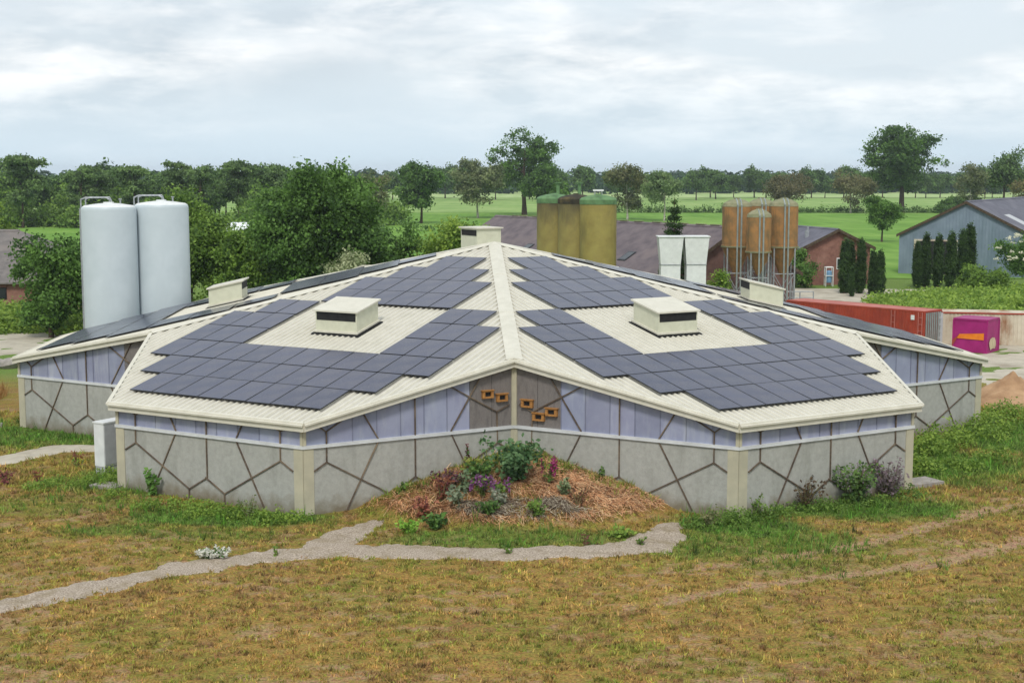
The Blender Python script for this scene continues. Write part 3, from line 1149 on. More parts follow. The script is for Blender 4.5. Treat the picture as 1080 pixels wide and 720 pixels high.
# brick stable with gable towards the camera
bs_, P = gable_house('brick_stable', 'red brick stable with shallow grey roof, gable wall facing cypress trees', 'stable', (37.2, 87.0), math.atan2(.96, -.27), 22, 4.3, 4.2, 6.15, BRICK, SLATE2, .45)
m = MB()
m.box(P(-.03, -.6, 2.4), (1.1, .1, 1.3), math.atan2(.27, .96))
w_ = m.build('window', WHITE, bs_)
for q in (-.26, .26):
    m = MB()
    m.box(P(-.085, -.6 + q, 2.4), (.42, .05, 1.1), math.atan2(.27, .96))
    m.build('pane', GLASS, w_)
m = MB()
m.box(P(3, 2.2, 5.5), (.4, .4, 1.2), 0)
m.build('chimney', STEEL, bs_)
m = MB()
m.tube(P(3.6, 1.8, 5.2), P(3.6, 1.8, 6.5), .12)
m.build('flue', STEEL, bs_)

# blue-grey metal barn, right
bb_, P = gable_house('metal_barn', 'blue-grey metal clad barn with dark roof behind the cypress row', 'barn', (56.2, 101.0), math.atan2(.86, .5), 40, 8.2, 4.9, 9.0, BLUEMETAL, SLATE2, .3)
m = MB()
gd = math.atan2(.5, -.86) + PI
for q in range(-20, 21):   # cladding ribs on the gable
    b = q * .4
    zt = 9.0 - (9.0 - 4.9) / 8.2 * abs(b) - .08
    m.box(P(-.02, b, zt / 2), (.05, .05, zt), gd)
m.build('cladding_rib', BLUEMETAL, bb_)
m = MB()
m.box(P(-.05, 3.6, 2.2), (5.4, .1, 4.4), gd)
dr = m.build('door', PALESTEEL, bb_)
m = MB()
m.box(P(-.12, 3.6, 2.15), (4.8, .08, 4.1), gd)
m.build('opening', DARK, dr)
zf = lambda b: 9.0 + .2 - (9.0 - 4.9) / 8.2 * abs(b)
for s in (-1, 1):
    m = MB()
    m.hexa([P(5, s * 3.5, zf(3.5)), P(8, s * 3.5, zf(3.5)), P(8, s * 6, zf(6)), P(5, s * 6, zf(6)), P(5, s * 3.5, zf(3.5) + .03), P(8, s * 3.5, zf(3.5) + .03), P(8, s * 6, zf(6) + .03), P(5, s * 6, zf(6) + .03)])
    m.build('skylight', GREYPAINT, bb_)

# brick house far left
hs_, P = gable_house('brick_house', 'low brick farmhouse with grey hipped roof at the left edge', 'house', (-72, 66.5), 0.0, 31.5, 8.5, 2.5, 6.8, BRICK, GREYTILE, .5, hip_end=9.0)
for q in (19.5, 24.0, 28.0):
    m = MB()
    m.box(P(q, -8.53, 1.4), (1.2, .1, 1.1), 0)
    w_ = m.build('window', FRAME, hs_)
    m = MB()
    m.box(P(q, -8.6, 1.4), (1.0, .06, .9), 0)
    m.build('pane', GLASS, w_)
for q in (18.5, 22.0):
    m = MB()
    m.box(P(q, -6.0, 4.35), (.5, .5, .3), 0)
    m.build('roof_hatch', FRAME, hs_)
m = MB()
m.box(P(10, 1, 7.2), (.8, .8, 1.2), 0)
m.build('chimney', BRICK, hs_)


# ------------------------------------------------------------------ containers
def container(name, label, corner, direc, length, width, height, sidem, roofm, endm, ribs=True, extras=None):
    """corner = near corner at the far end of the long side; direc = direction of the long side from it"""
    d = np.array(direc, float)
    d /= np.linalg.norm(d)
    n = np.array([-d[1], d[0]])
    if n[1] < 0:
        n = -n
    c = np.array(corner, float)
    P = lambda a, b, z: (*(c + d * a + n * b), z)
    t = thing(name, label, 'container', (c[0], c[1], 0))

    def bx(mb, a0, a1, b0, b1, z0, z1):
        mb.hexa([P(a0, b0, z0), P(a1, b0, z0), P(a1, b1, z0), P(a0, b1, z0), P(a0, b0, z1), P(a1, b0, z1), P(a1, b1, z1), P(a0, b1, z1)])
    m = MB()
    bx(m, .04, length - .04, .04, width - .04, .12, height - .06)
    m.build('body', sidem, t)
    m = MB()
    for a in (0, length - .12):
        for b in (0, width - .12):
            bx(m, a, a + .12, b, b + .12, 0, height - .12)
    for z0, z1 in ((.02, .14), (height - .12, height)):
        for b in (0, width - .1):
            bx(m, .12, length - .12, b, b + .1, z0, z1)
        for a in (0, length - .1):
            bx(m, a, a + .1, .1, width - .1, z0, z1)
    m.build('frame', sidem, t)
    if ribs:
        for b in (.005, width - .04):
            m = MB()
            a = .3
            while a < length - .3:
                bx(m, a, a + .13, b, b + .035, .14, height - .12)
                a += .28
            m.build('corrugation', sidem, t)
    m = MB()
    bx(m, .1, length - .1, .1, width - .1, height - .06, height - .012)
    m.build('roof', roofm, t)
    return t, P, bx


red, P, bx = container('shipping_container', 'long red shipping container with faded pink roof behind the right roof', (31.08, 29.0), (-.678, .735), 12.6, 2.44, 2.6, REDSTEEL, REDROOF, GREYSTEEL)
m = MB()
for q in range(8):
    bx(m, -.05, -.002, .16 + q * .27, .16 + q * .27 + .13, .16, 2.45)
m.build('door', GREYSTEEL, red)
m = MB()
for a in (.18, .5, 2.5, 2.8):
    m.tube(P(a, -.05, .1), P(a, -.05, 2.5), .035)
for z in (.6, 1.1, 1.6, 2.1):
    m.tube(P(2.5, -.05, z), P(2.8, -.05, z), .025)
    m.tube(P(.18, -.05, z), P(.5, -.05, z), .025)
m.build('lock_bar', REDROOF, red)
m = MB()
bx(m, .85, 1.15, -.03, .0, 1.9, 2.25)
m.build('plate', WHITE, red)

pale, P, bx = container('shipping_container', 'long pale rusty shipping container behind the magenta one', (32.9, 30.6), (.98, -.2), 12.2, 2.44, 2.4, PALESTEEL, PALESTEEL, PALESTEEL)
m = MB()
bx(m, 0, 12.2, -.03, .0, 2.3, 2.42)
m.build('top_rail', REDSTEEL, pale)
m = MB()
bx(m, -.95, -.02, -.25, -.18, .1, 2.35)
for z in (.4, .9, 1.4, 1.9):
    bx(m, -.9, -.07, -.29, -.25, z, z + .18)
m.build('door', GREYPAINT, pale)

mag, P, bx = container('storage_container', 'small magenta storage container with orange mark and torn beige patch', (34.3, 24.6), (-.79, .61), 2.55, 2.5, 2.42, MAGENTA, MAGENTA, MAGENTA, ribs=False)
m = MB()   # orange arrow mark on the left face
m.face([P(.25, -.012, 1.45), P(2.0, -.012, 1.3), P(2.3, -.012, 1.0), P(2.0, -.012, .98), P(.25, -.012, .95)])
m.face([P(2.02, -.012, 1.3), P(2.54, -.012, .35), P(2.54, -.012, .85), P(2.32, -.012, 1.0)], 1)
o = m.build('orange_mark', [ORANGE, REDSTEEL], mag)
m = MB()
pp = [(.35, .75), (.55, 1.0), (.95, 1.1), (1.4, 1.05), (1.65, .8), (1.75, .5), (1.55, .25), (1.0, .3), (.7, .2), (.45, .45)]
m.face([P(-.012, b, z) for b, z in pp])
m.build('torn_patch', BEIGE, mag)


# dirt pile
def blob_mesh(name, cx, cy, rx, ry, h, mat, seed, nr=22, na=48, rough=.25, z0=0):
    V = []
    for j in range(nr + 1):
        for k_ in range(na):
            f = j / nr
            a = 2 * PI * k_ / na
            V.append((f * math.cos(a), f * math.sin(a), f))
    V = np.array(V)
    x, y, f = V.T
    rr = 1 + (fbm(x * 1.2 + 5, y * 1.2, 1.2, seed, 3) - .5) * .5
    z = h * (np.clip(1 - f, 0, 1) ** 1.05) * (1 + (fbm(x * 3, y * 3, 1.6, seed + 4, 4) - .5) * rough * 2) - .06 * (f > .98)
    V = np.c_[cx + x * rx * rr, cy + y * ry * rr, z + z0]
    I = np.arange((nr + 1) * na).reshape(nr + 1, na)
    F = np.stack([I[:-1], np.roll(I[:-1], -1, 1), np.roll(I[1:], -1, 1), I[1:]], -1).reshape(-1, 4)[:, ::-1]
    return raw_mesh(name, V, F, mat, smooth=True)


tag(blob_mesh('dirt_pile', 28.9, 3.6, 2.9, 2.6, 1.6, DIRT, 5), 'heap of bare brown earth beside the far right wall', 'dirt heap')

# utility cabinet and slabs
cab = thing('utility_cabinet', 'tall narrow white utility cabinet standing in weeds by the left wall', 'cabinet', (-16.05, -15.7, 0))
ca = R(58)
m = MB()
m.box((-16.05, -15.7, .2), (1.2, .56, .4), ca)
m.build('plinth', GREYPAINT, cab)
m = MB()
m.box((-16.05, -15.7, 1.32), (1.24, .6, 1.84), ca)
o = m.build('body', WHITE, cab)
m = MB()
m.box((-16.05, -15.7, 2.27), (1.3, .68, .06), ca)
m.build('lid', WHITE, cab)
dn = np.array([math.sin(ca), -math.cos(ca)])
for s in (-.3, .3):
    m = MB()
    c = np.array([-16.05, -15.7]) + dn * .31 + np.array([math.cos(ca), math.sin(ca)]) * s
    m.box((c[0], c[1], 1.32), (.57, .02, 1.7), ca)
    m.build('door', GREYPAINT, cab)

for (x, y, a, sx, sy, lab) in ((-15.3, -18.6, -.5, 1.3, .9, 'grey concrete slab at the left foot of the left front wall'), (17.9, -17.6, .5, 1.6, 1.1, 'broken concrete slab by the right front corner'),
                               (25.2, -3.4, .3, 1.2, .8, 'small concrete slab at the far right wall corner'), (-25.3, -4.9, .3, 1.1, .8, 'small concrete slab by the far left corner')):
    m = MB()
    m.box((x, y, .08), (sx, sy, .16), a)
    tag(m.build('concrete_slab', STONE), lab, 'slab', 'concrete slabs at the wall corners')

# yard furniture beside the brick stable
hp = thing('water_tank', 'pale blue tank in a white tubular frame by the brick stable', 'tank', (35.9, 84.6, 0))
m = MB()
m.lathe((35.9, 84.6, .4), [(.3, 0), (.34, .1), (.34, 1.2), (.25, 1.35), (.06, 1.4)], 20)
m.build('tank_body', BLUEPAINT, hp)
m = MB()
for dx in (-.4, .4):
    for dy in (-.4, .4):
        m.tube((35.9 + dx, 84.6 + dy, 0), (35.9 + dx, 84.6 + dy, 2.2), .05)
for z in (1.2, 2.15):
    m.path([(35.5, 84.2, z), (36.3, 84.2, z), (36.3, 85, z), (35.5, 85, z), (35.5, 84.2, z)], .05)
m.build('frame', WHITE, hp)
rl_ = thing('rail_barrier', 'low galvanised tube barrier beside the rusty silos', 'barrier', (28.0, 62, 0))
m = MB()
for q in range(3):
    m.tube((27 + q * 1.3, 62, 0), (27 + q * 1.3, 62, 1.3), .06)
m.path([(27, 62, 1.28), (29.6, 62, 1.28)], .06)
m.path([(27, 62, .7), (29.6, 62, .7)], .05)
m.build('tube_frame', STEEL, rl_)


# polytunnel strip seen between the trees
pt_ = thing('polytunnel', 'long low white plastic tunnel far behind the left trees', 'polytunnel', (-55, 232, 0))
m = MB()
for k_ in range(8):
    a0_, a1_ = PI * k_ / 8, PI * (k_ + 1) / 8
    m.face([(-76, 232 - 2 * math.cos(a0_), 2.0 * math.sin(a0_)), (-38, 232 - 2 * math.cos(a0_), 2.0 * math.sin(a0_)),
            (-38, 232 - 2 * math.cos(a1_), 2.0 * math.sin(a1_)), (-76, 232 - 2 * math.cos(a1_), 2.0 * math.sin(a1_))])
m.build('cover', TARP, pt_)
m = MB()
for q in range(13):
    m.path([(-76 + q * 3, 232 - 2.03 * math.cos(PI * k_ / 8), 2.03 * math.sin(PI * k_ / 8)) for k_ in range(9)], .05, 5)
m.build('hoop', STEEL, pt_)


# ------------------------------------------------------------------ foliage
def leaf_quads(C, Nrm, size, col, asp=1.5):
    """C centres (n,3), Nrm normals, size (n,), col (n,3) -> V, F, colours"""
    n = len(C)
    Nrm = Nrm / (np.linalg.norm(Nrm, axis=1, keepdims=True) + 1e-9)
    r = rng.normal(size=(n, 3))
    a = np.cross(Nrm, r)
    a /= np.linalg.norm(a, axis=1, keepdims=True) + 1e-9
    b = np.cross(Nrm, a)
    s = size[:, None]
    V = np.stack([C - a * s * .5 * asp, C - b * s * .5 + a * s * .08, C + a * s * .5 * asp + Nrm * s * .12, C + b * s * .5 + a * s * .08], 1).reshape(-1, 3)
    F = np.arange(4 * n).reshape(n, 4)
    return V, F, np.repeat(col, 4, 0)


def crown_mesh(lobes, nclump, per, csize, lsize, c1, c2, parent=None, shell=.5, name='crown', flat=.75, seed=0, brown=0):
    per, lsize = int(per * 2.3), lsize * .64
    lobes = np.array(lobes, float)
    wgt = lobes[:, 3] * lobes[:, 4] * lobes[:, 5]
    wgt = wgt ** .75
    idx = rng.choice(len(lobes), nclump, p=wgt / wgt.sum())
    d = rng.normal(size=(nclump, 3))
    d /= np.linalg.norm(d, axis=1, keepdims=True)
    rad = (shell + (1 - shell) * rng.random(nclump)) ** .7
    cc = lobes[idx, :3] + d * lobes[idx, 3:6] * rad[:, None]
    tone = rng.random(nclump)
    k_ = np.repeat(np.arange(nclump), per)
    g = rng.normal(size=(len(k_), 3)) * csize * .5
    g[:, 2] *= flat
    C = cc[k_] + g
    nr = d[k_] * .6 + rng.normal(size=(len(k_), 3)) * .7 + np.array([0, 0, .35])
    sz = lsize * rng.uniform(.6, 1.3, len(k_))
    t = np.clip(tone[k_] * .85 + rng.random(len(k_)) * .55 - .18, -.12, 1.12)[:, None]
    col = np.array(c1) * .85 * (1 - t) + np.array(c2) * 1.12 * t  # random tones widened, putting deep shade and highlights into the leaf colour
    if brown:
        bm = (rng.random(nclump) < brown)[k_]
        col[bm] = col[bm] * .6 + np.array(lin(122, 114, 78)) * .4
    V, F, cl = leaf_quads(C, nr, sz, col)
    return raw_mesh(name, V, F, LEAF, parent, cl)


def trunk_mesh(h, r, lobes, parent, mat=BARK, lean=.0, name='trunk', limb_from=.3, nl=9):
    m = MB()
    pts = []
    x = y = 0
    for j in range(7):
        z = h * j / 6
        pts.append((x, y, z - (.2 if j == 0 else 0)))
        x += random.uniform(-1, 1) * h * .012 + lean * h / 6
        y += random.uniform(-1, 1) * h * .012
    for j in range(6):
        m.tube(pts[j], pts[j + 1], r * (1 - .13 * j) * (1.25 if j == 0 else 1), r * (1 - .13 * (j + 1)), 8)
    for l in random.sample(list(lobes), min(nl, len(lobes))):
        z = min(h * .98, max(h * limb_from, l[2] - random.uniform(.1, .35) * h))
        f = z / h * 6
        j = min(5, int(f))
        p = [pts[j][q] + (pts[j + 1][q] - pts[j][q]) * (f - j) for q in range(3)]
        q = (l[0], l[1], l[2])
        mid = [p[a] * .5 + q[a] * .5 + (.06 * h if a == 2 else random.uniform(-.03, .03) * h) for a in range(3)]
        r0 = r * (1 - .13 * j) * .5
        m.tube(p, mid, r0, r0 * .65, 6)
        m.tube(mid, q, r0 * .65, r0 * .2, 6)
    o = m.build(name, mat, None)
    o.parent = parent
    auto_smooth(o, 60)
    return o


def rand_lobes(n, rx, rz, zc, lr, seed, low=-1., round_=1.0):
    r_ = random.Random(seed)
    L = []
    for k_ in range(n):
        while True:
            x, y, z = (r_.uniform(-1, 1) for _ in range(3))
            if .1 < x * x + y * y + z * z < 1 and z > low:
                break
        s = r_.uniform(.75, 1.25) * lr
        L.append((x * rx * .78, y * rx * .78, zc + z * rz * .8, s * rx, s * rx, s * rz * .8))
    return L


G_DARK = (lin(54, 84, 40), lin(112, 148, 70))
G_MID = (lin(70, 100, 44), lin(132, 162, 70))
G_BRIGHT = (lin(92, 126, 48), lin(158, 184, 80))
G_PALE = (lin(92, 108, 70), lin(140, 148, 104))
G_PINE = (lin(62, 90, 54), lin(122, 148, 86))
G_CONIF = (lin(38, 62, 36), lin(80, 108, 54))


def tree(name, label, cat, x, y, h, rx, crown_lo, cols, nl, lr, nclump, per, csize, lsize, seed, bark=BARK, r=None, group=None, shell=.5, low=-1., zbase=0, brown=0, trunk=True):
    random.seed(seed)
    t = thing(name, label, cat, (x, y, zbase), group)
    rz = (h - crown_lo) / 2
    L = rand_lobes(nl, rx, rz, crown_lo + rz, lr, seed, low)
    crown_mesh(L, nclump, per, csize, lsize, *cols, parent=t, shell=shell, brown=brown)
    if trunk:
        trunk_mesh(h * .72, r or h * .022, L, t, bark)
    return t


LG, RG = 'trees left of the barn', 'trees in the fields behind'
tree('broadleaf_tree', 'dark bushy tree in front of the left white silo', 'tree', -35.2, 34, 8.9, 3.2, .9, G_DARK, 16, .42, 270, 34, .75, .30, 21, group=LG)
tree('broadleaf_tree', 'bright green rounded tree cut by the left picture edge', 'tree', -61.5, 88, 12.4, 4.6, 1.5, G_BRIGHT, 16, .4, 220, 30, 1.0, .42, 22, group=LG)
tree('broadleaf_tree', 'light green leafy tree rising right behind the white silos', 'tree', -27.5, 47, 12.0, 4.6, 1.2, G_MID, 20, .4, 380, 34, .85, .32, 23, group=LG)
tree('broadleaf_tree', 'big dark green tree left of centre beside the barn roof', 'tree', -15.6, 42, 13.9, 5.7, 1.0, G_DARK, 30, .36, 620, 38, .9, .32, 24, group=LG)
tree('broadleaf_tree', 'narrow dark tree between the big dark tree and pale shrubs', 'tree', -9.3, 46, 9.7, 1.9, 1.0, G_DARK, 12, .5, 120, 30, .7, .30, 25, group=LG)
tree('broadleaf_tree', 'bright green shrubby tree left of the peak vent', 'tree', -3.9, 44, 10.2, 3.3, .6, G_BRIGHT, 18, .42, 280, 34, .8, .30, 26, group=LG)
tree('broadleaf_tree', 'mid green tree low behind the left vent box', 'tree', -21.8, 44, 8.6, 3.2, .6, G_MID, 14, .45, 220, 32, .8, .3, 27, group=LG)
tree('broadleaf_tree', 'dark tree directly behind the right white silo', 'tree', -32.5, 44, 10.4, 3.2, .8, G_DARK, 14, .42, 220, 32, .8, .3, 28, group=LG)
tree('elder_shrub', 'elder shrub with pale blossom near the left roof edge', 'shrub', -12.0, 37, 6.9, 2.2, .3, (lin(100, 124, 66), lin(196, 200, 160)), 10, .45, 110, 30, .7, .26, 29, group=LG)

# the two big field trees, one of each
tree('oak_tree', 'tall open-crowned tree standing behind the yellow silos', 'tree', 1.5, 352, 26.6, 12.2, 5.5, G_DARK, 26, .26, 250, 22, 1.7, .8, 41, r=.75, group=RG, shell=.6, low=-.8)
tree('oak_tree', 'tallest broad oak standing alone in the right field', 'tree', 122, 380, 29.0, 13.0, 5.0, G_DARK, 44, .27, 430, 24, 1.8, .85, 142, r=.95, group=RG, shell=.55, low=-.9)
tree('birch_tree', 'grey-green birch left of the tall open-crowned tree', 'tree', -11.5, 322, 17.6, 6.8, 3, G_PALE, 18, .36, 200, 24, 1.4, .7, 43, PALEBARK, .3, RG)
tree('birch_tree', 'thin pale birch with white trunk behind the shed roof', 'tree', 38.5, 300, 13.6, 5.2, 3, (lin(86, 112, 70), lin(132, 152, 98)), 14, .38, 130, 22, 1.3, .6, 44, PALEBARK, .25, RG)
tree('birch_tree', 'brownish half-bare birch right of the yellow silos', 'tree', 29.5, 310, 15.2, 5.6, 3, (lin(80, 94, 58), lin(120, 124, 80)), 14, .36, 130, 20, 1.4, .65, 45, PALEBARK, .28, RG, brown=.3)
tree('birch_tree', 'brownish thin-leaved tree right of the rusty silos', 'tree', 89, 398, 13.4, 7.6, 2.5, (lin(92, 94, 62), lin(132, 126, 90)), 16, .34, 130, 18, 1.7, .7, 46, PALEBARK, .28, RG, brown=.5)
tree('birch_tree', 'sparse brownish tree touching the left side of the tallest oak', 'tree', 104, 372, 14.8, 6.6, 2.5, (lin(92, 98, 64), lin(128, 126, 88)), 14, .36, 130, 18, 1.5, .7, 47, PALEBARK, .26, RG, brown=.4)
tree('round_tree', 'small round dark tree standing alone in the crop field', 'tree', 67.5, 187, 8.7, 3.2, 2.2, G_DARK, 14, .42, 170, 30, .8, .36, 48, group=RG)
tree('pine_tree', 'tall pine cut by the right picture edge', 'tree', 138, 330, 20.0, 6.0, 6.0, G_PINE, 14, .36, 150, 24, 1.7, .7, 49, group=RG)
tree('birch_tree', 'pale birch beside the pine at the right edge', 'tree', 127, 326, 15.8, 4.6, 3, G_PALE, 12, .36, 110, 20, 1.4, .6, 50, PALEBARK, .26, RG, brown=.25)
tree('birch_tree', 'dry yellowish birch in front of the pine at right edge', 'tree', 140.5, 318, 14.0, 4.2, 2, (lin(116, 116, 72), lin(150, 142, 96)), 12, .38, 90, 20, 1.3, .6, 51, PALEBARK, .24, RG, brown=.4)
tree('broadleaf_tree', 'round dark green tree on the meadow left of centre', 'tree', -24.5, 282, 15.6, 5.8, 3, G_DARK, 18, .4, 220, 28, 1.4, .7, 52, group=RG)
tree('broadleaf_tree', 'thin brown-stemmed tree left of the round meadow tree', 'tree', -28.5, 200, 13.4, 3.6, 3, G_PALE, 12, .4, 100, 22, 1.2, .55, 53, group=RG, brown=.3)
tree('broadleaf_tree', 'dark tree at the foot of the tall open-crowned tree', 'tree', 7.5, 340, 14.6, 6.4, 2.5, G_DARK, 14, .4, 160, 24, 1.5, .75, 54, group=RG)

for (x, y, w_, h, lab) in ((144.5, 402, 3.6, 4.4, 'round bush in the field left of the metal barn ridge'), (133, 372, 2.0, 2.6, 'small round bush right of the oak trunk'), (128, 330, 3.6, 6.4, 'dark bush above the metal barn roof'),
                           (136, 334, 4.4, 5.6, 'wide dark bush at the right edge above the barn roof'), (118.5, 378, 1.6, 1.9, 'tiny bush at the left foot of the oak')):
    tree('field_bush', lab, 'bush', x, y, h, w_, .0, G_DARK, 9, .5, 70, 22, 1.0, .6, int(x * 10), group='bushes in the fields', trunk=False)

# flat-topped pines, background left: two prototypes and copies
PG = 'flat-topped pines along the left horizon'
pines = []
for s in (61, 62, 63):
    random.seed(s)
    t = thing('pine_tree', 'x', 'tree', (0, 0, 0), PG)
    L = rand_lobes(9, 6.2, 2.6, 14.6, .3, s) + rand_lobes(9, 5.0, 4.0, 9.6, .3, s + 7)
    crown_mesh(L, 120, 24, 1.3, .75, *G_PINE, parent=t, flat=.5)
    trunk_mesh(15.5, .3, L, t, BARK, limb_from=.5)
    pines.append(t)
spots = [(-114.5, 252, 1.05, 'tallest flat-topped pine at the left edge'), (-105, 275, .9, 'flat pine second from the left edge'), (-104, 262, .88, 'flat pine standing left of the silo handrails'), (-92, 265, .9, 'flat pine above the left silo'),
         (-82.5, 270, .96, 'flat pine above the gap between the silos'), (-75.5, 262, .9, 'flat pine above the right silo'), (-68, 270, .98, 'layered flat pine right of the white silos'), (-59.5, 275, .92, 'flat pine left of the big dark tree'),
         (-53, 262, .85, 'flat pine partly behind the big dark tree'), (-121, 270, 1.0, 'flat pine cut by the left picture edge')]
for q, (x, y, s, lab) in enumerate(spots):
    pr = pines[q % 3]
    if q < 3:
        s *= .94
        pr.location, pr.rotation_euler, pr.scale = (x, y, 0), (0, 0, q * 1.3), (s, s, s)
        pr['label'] = lab
    else:
        dup(pr, (x, y, 0), q * 1.7, s * .94, lab)

# round trees in rows across the far fields: three prototypes, copied
FG = 'row of round trees across the far field'
rowt = []
for s in (71, 72, 73):
    random.seed(s)
    t = thing('row_tree', 'round dark tree in the row across the far field', 'tree', (0, 0, 0), FG)
    L = rand_lobes(14, 5.6, 4.6, 8.4, .42, s)
    crown_mesh(L, 150, 20, 1.5, .9, lin(58, 86, 46), lin(116, 146, 78), parent=t)
    trunk_mesh(9, .3, L, t, BARK)
    rowt.append(t)
k_ = 0
rr = random.Random(5)
row_pos = []
x = 95
while x < 262:
    row_pos.append((x + rr.uniform(-2, 2), 640 + rr.uniform(-4, 8), rr.uniform(.85, 1.2)))
    x += rr.uniform(6.5, 12)
x = -190
while x < -70:
    row_pos.append((x, 300 + rr.uniform(0, 30), rr.uniform(.85, 1.15)))
    x += rr.uniform(7, 11)
for q_ in range(46):
    row_pos.append((rr.uniform(-200, -46), rr.uniform(285, 350), rr.uniform(.75, 1.05)))
x = -60
while x < 95:
    row_pos.append((x, 560 + rr.uniform(0, 70), rr.uniform(.9, 1.25)))
    x += rr.uniform(9, 16)
for (x, y, s) in row_pos:
    pr = rowt[k_ % 3]
    lab = 'round dark tree in the row across the far field' if y > 500 else 'dark round tree in the belt behind the left pines'
    grp = FG if y > 500 else 'belt of round trees behind the left pines'
    if k_ < 3:
        pr.location, pr.scale = (x, y, 0), (s, s, s)
    else:
        dup(pr, (x, y, 0), rr.uniform(0, 6), s, lab, grp)
    k_ += 1

# far wood along the horizon
n = 620
cxs = rng.uniform(-520, 620, n)
cys = rng.uniform(760, 985, n)
hs = rng.uniform(10, 14.5, n) * (1 + (fbm(cxs, cys * 0, .012, 91, 3) - .5) * .5)
per = 70
kk = np.repeat(np.arange(n), per)
d = rng.normal(size=(len(kk), 3))
d /= np.linalg.norm(d, axis=1, keepdims=True)
C = np.c_[cxs[kk], cys[kk], hs[kk] * .5] + d * np.c_[np.full(len(kk), 6.5), np.full(len(kk), 6.5), hs[kk] * .5]
t = np.clip(rng.random(n)[kk] * .7 + rng.random(len(kk)) * .3, 0, 1)[:, None]
V, F, cl = leaf_quads(C, d + rng.normal(size=d.shape) * .4 + (0, 0, .3), rng.uniform(1.6, 3.2, len(kk)), np.array(lin(38, 64, 48)) * (1 - t) + np.array(lin(74, 104, 70)) * t)
o = raw_mesh('far_wood', V, F, LEAF, colors=cl)
stuff(o, 'far dark wood along the whole horizon beyond the fields', 'wood')

# low hedgerow between the two right fields, and field edge scrub
def scrub(name, boxes, n_per_m2, hgt, lsize, cols, label, cat, seed=0, per=14, csize=.5):
    per, lsize = int(per * 2), lsize * .68
    P0 = []
    for (cx_, cy_, rx, ry, hh) in boxes:
        nn = max(3, int(rx * ry * 3.1 * n_per_m2))
        a, r_ = rng.uniform(0, 2 * PI, nn), np.sqrt(rng.random(nn))
        x_, y_ = cx_ + rx * r_ * np.cos(a), cy_ + ry * r_ * np.sin(a)
        top = hh * (1 - .6 * r_ ** 2) * rng.uniform(.5, 1.1, nn)
        z_ = gh(x_, y_) + top * rng.uniform(.25, 1, nn)
        P0.append(np.c_[x_, y_, z_])
    P0 = np.concatenate(P0)
    n_ = len(P0)
    q_ = np.repeat(np.arange(n_), per)
    C_ = P0[q_] + rng.normal(size=(len(q_), 3)) * csize * np.array([.5, .5, .35])
    C_[:, 2] = np.maximum(C_[:, 2], gh(C_[:, 0], C_[:, 1]) + .02)
    t_ = np.clip(rng.random(n_)[q_] * .8 + rng.random(len(q_)) * .5 - .1, -.1, 1.15)[:, None]
    col = np.array(cols[0]) * (1 - t_) + np.array(cols[1]) * t_
    V, F, cl = leaf_quads(C_, rng.normal(size=(len(q_), 3)) * .6 + (0, -.1, .7), lsize * rng.uniform(.6, 1.3, len(q_)), col, 1.7)
    return stuff(raw_mesh(name, V, F, LEAF, colors=cl), label, cat)


scrub('hedgerow', [(x_, 377 + .2 * math.sin(x_), 3.2, 1.2, 1.6 + 1.6 * abs(math.sin(x_ * .7))) for x_ in range(30, 160, 4)], 1.2, 1.5, .55, G_DARK,
      'low dark hedgerow dividing the two green fields on the right', 'hedgerow', per=10, csize=1.2)
scrub('woodland_edge', [(x_, 262 + 9 * math.sin(x_ * .9), 6, 5, 7.5 + 3.5 * math.sin(x_ * 1.7)) for x_ in list(range(-150, -76, 5)) + list(range(-63, -28, 5))], .9, 1.5, .75, G_MID,
      'dark scrubby woodland edge under the left pines', 'woodland', per=12, csize=2.0)
scrub('field_scrub', [(x_, 230 + (x_ % 7), 3.5, 1.2, 1.8) for x_ in range(-40, 52, 6)], .8, 1.5, .5, G_DARK, 'low dark scrub along the near edge of the far meadow', 'scrub', per=10, csize=1.0)
scrub('weed_bank', [(40, 50, 6, 7, 1.3), (47, 52, 7, 8, 1.6), (54, 54, 8, 9, 1.7), (58, 47, 6, 6, 1.4), (46, 66, 7, 7, 1.2), (56, 70, 8, 8, 1.3), (40, 62, 5, 7, 1.0), (65, 58, 8, 14, 1.8)], 3.0, 1.5, .3, G_BRIGHT,
      'bright green weedy bank between the containers and the metal barn', 'weeds', per=9, csize=.7)
scrub('bank_weeds', [(-41, 42, 5, 6, 1.6), (-46, 48, 6, 5, 1.7), (-36, 41, 4, 5, 1.5), (-52, 49, 6, 5, 1.4), (-31, 36, 4, 4, 1.6)], 4.5, 1.5, .28, G_BRIGHT,
      'bright green weeds in front of the left brick house', 'weeds', per=9, csize=.6)

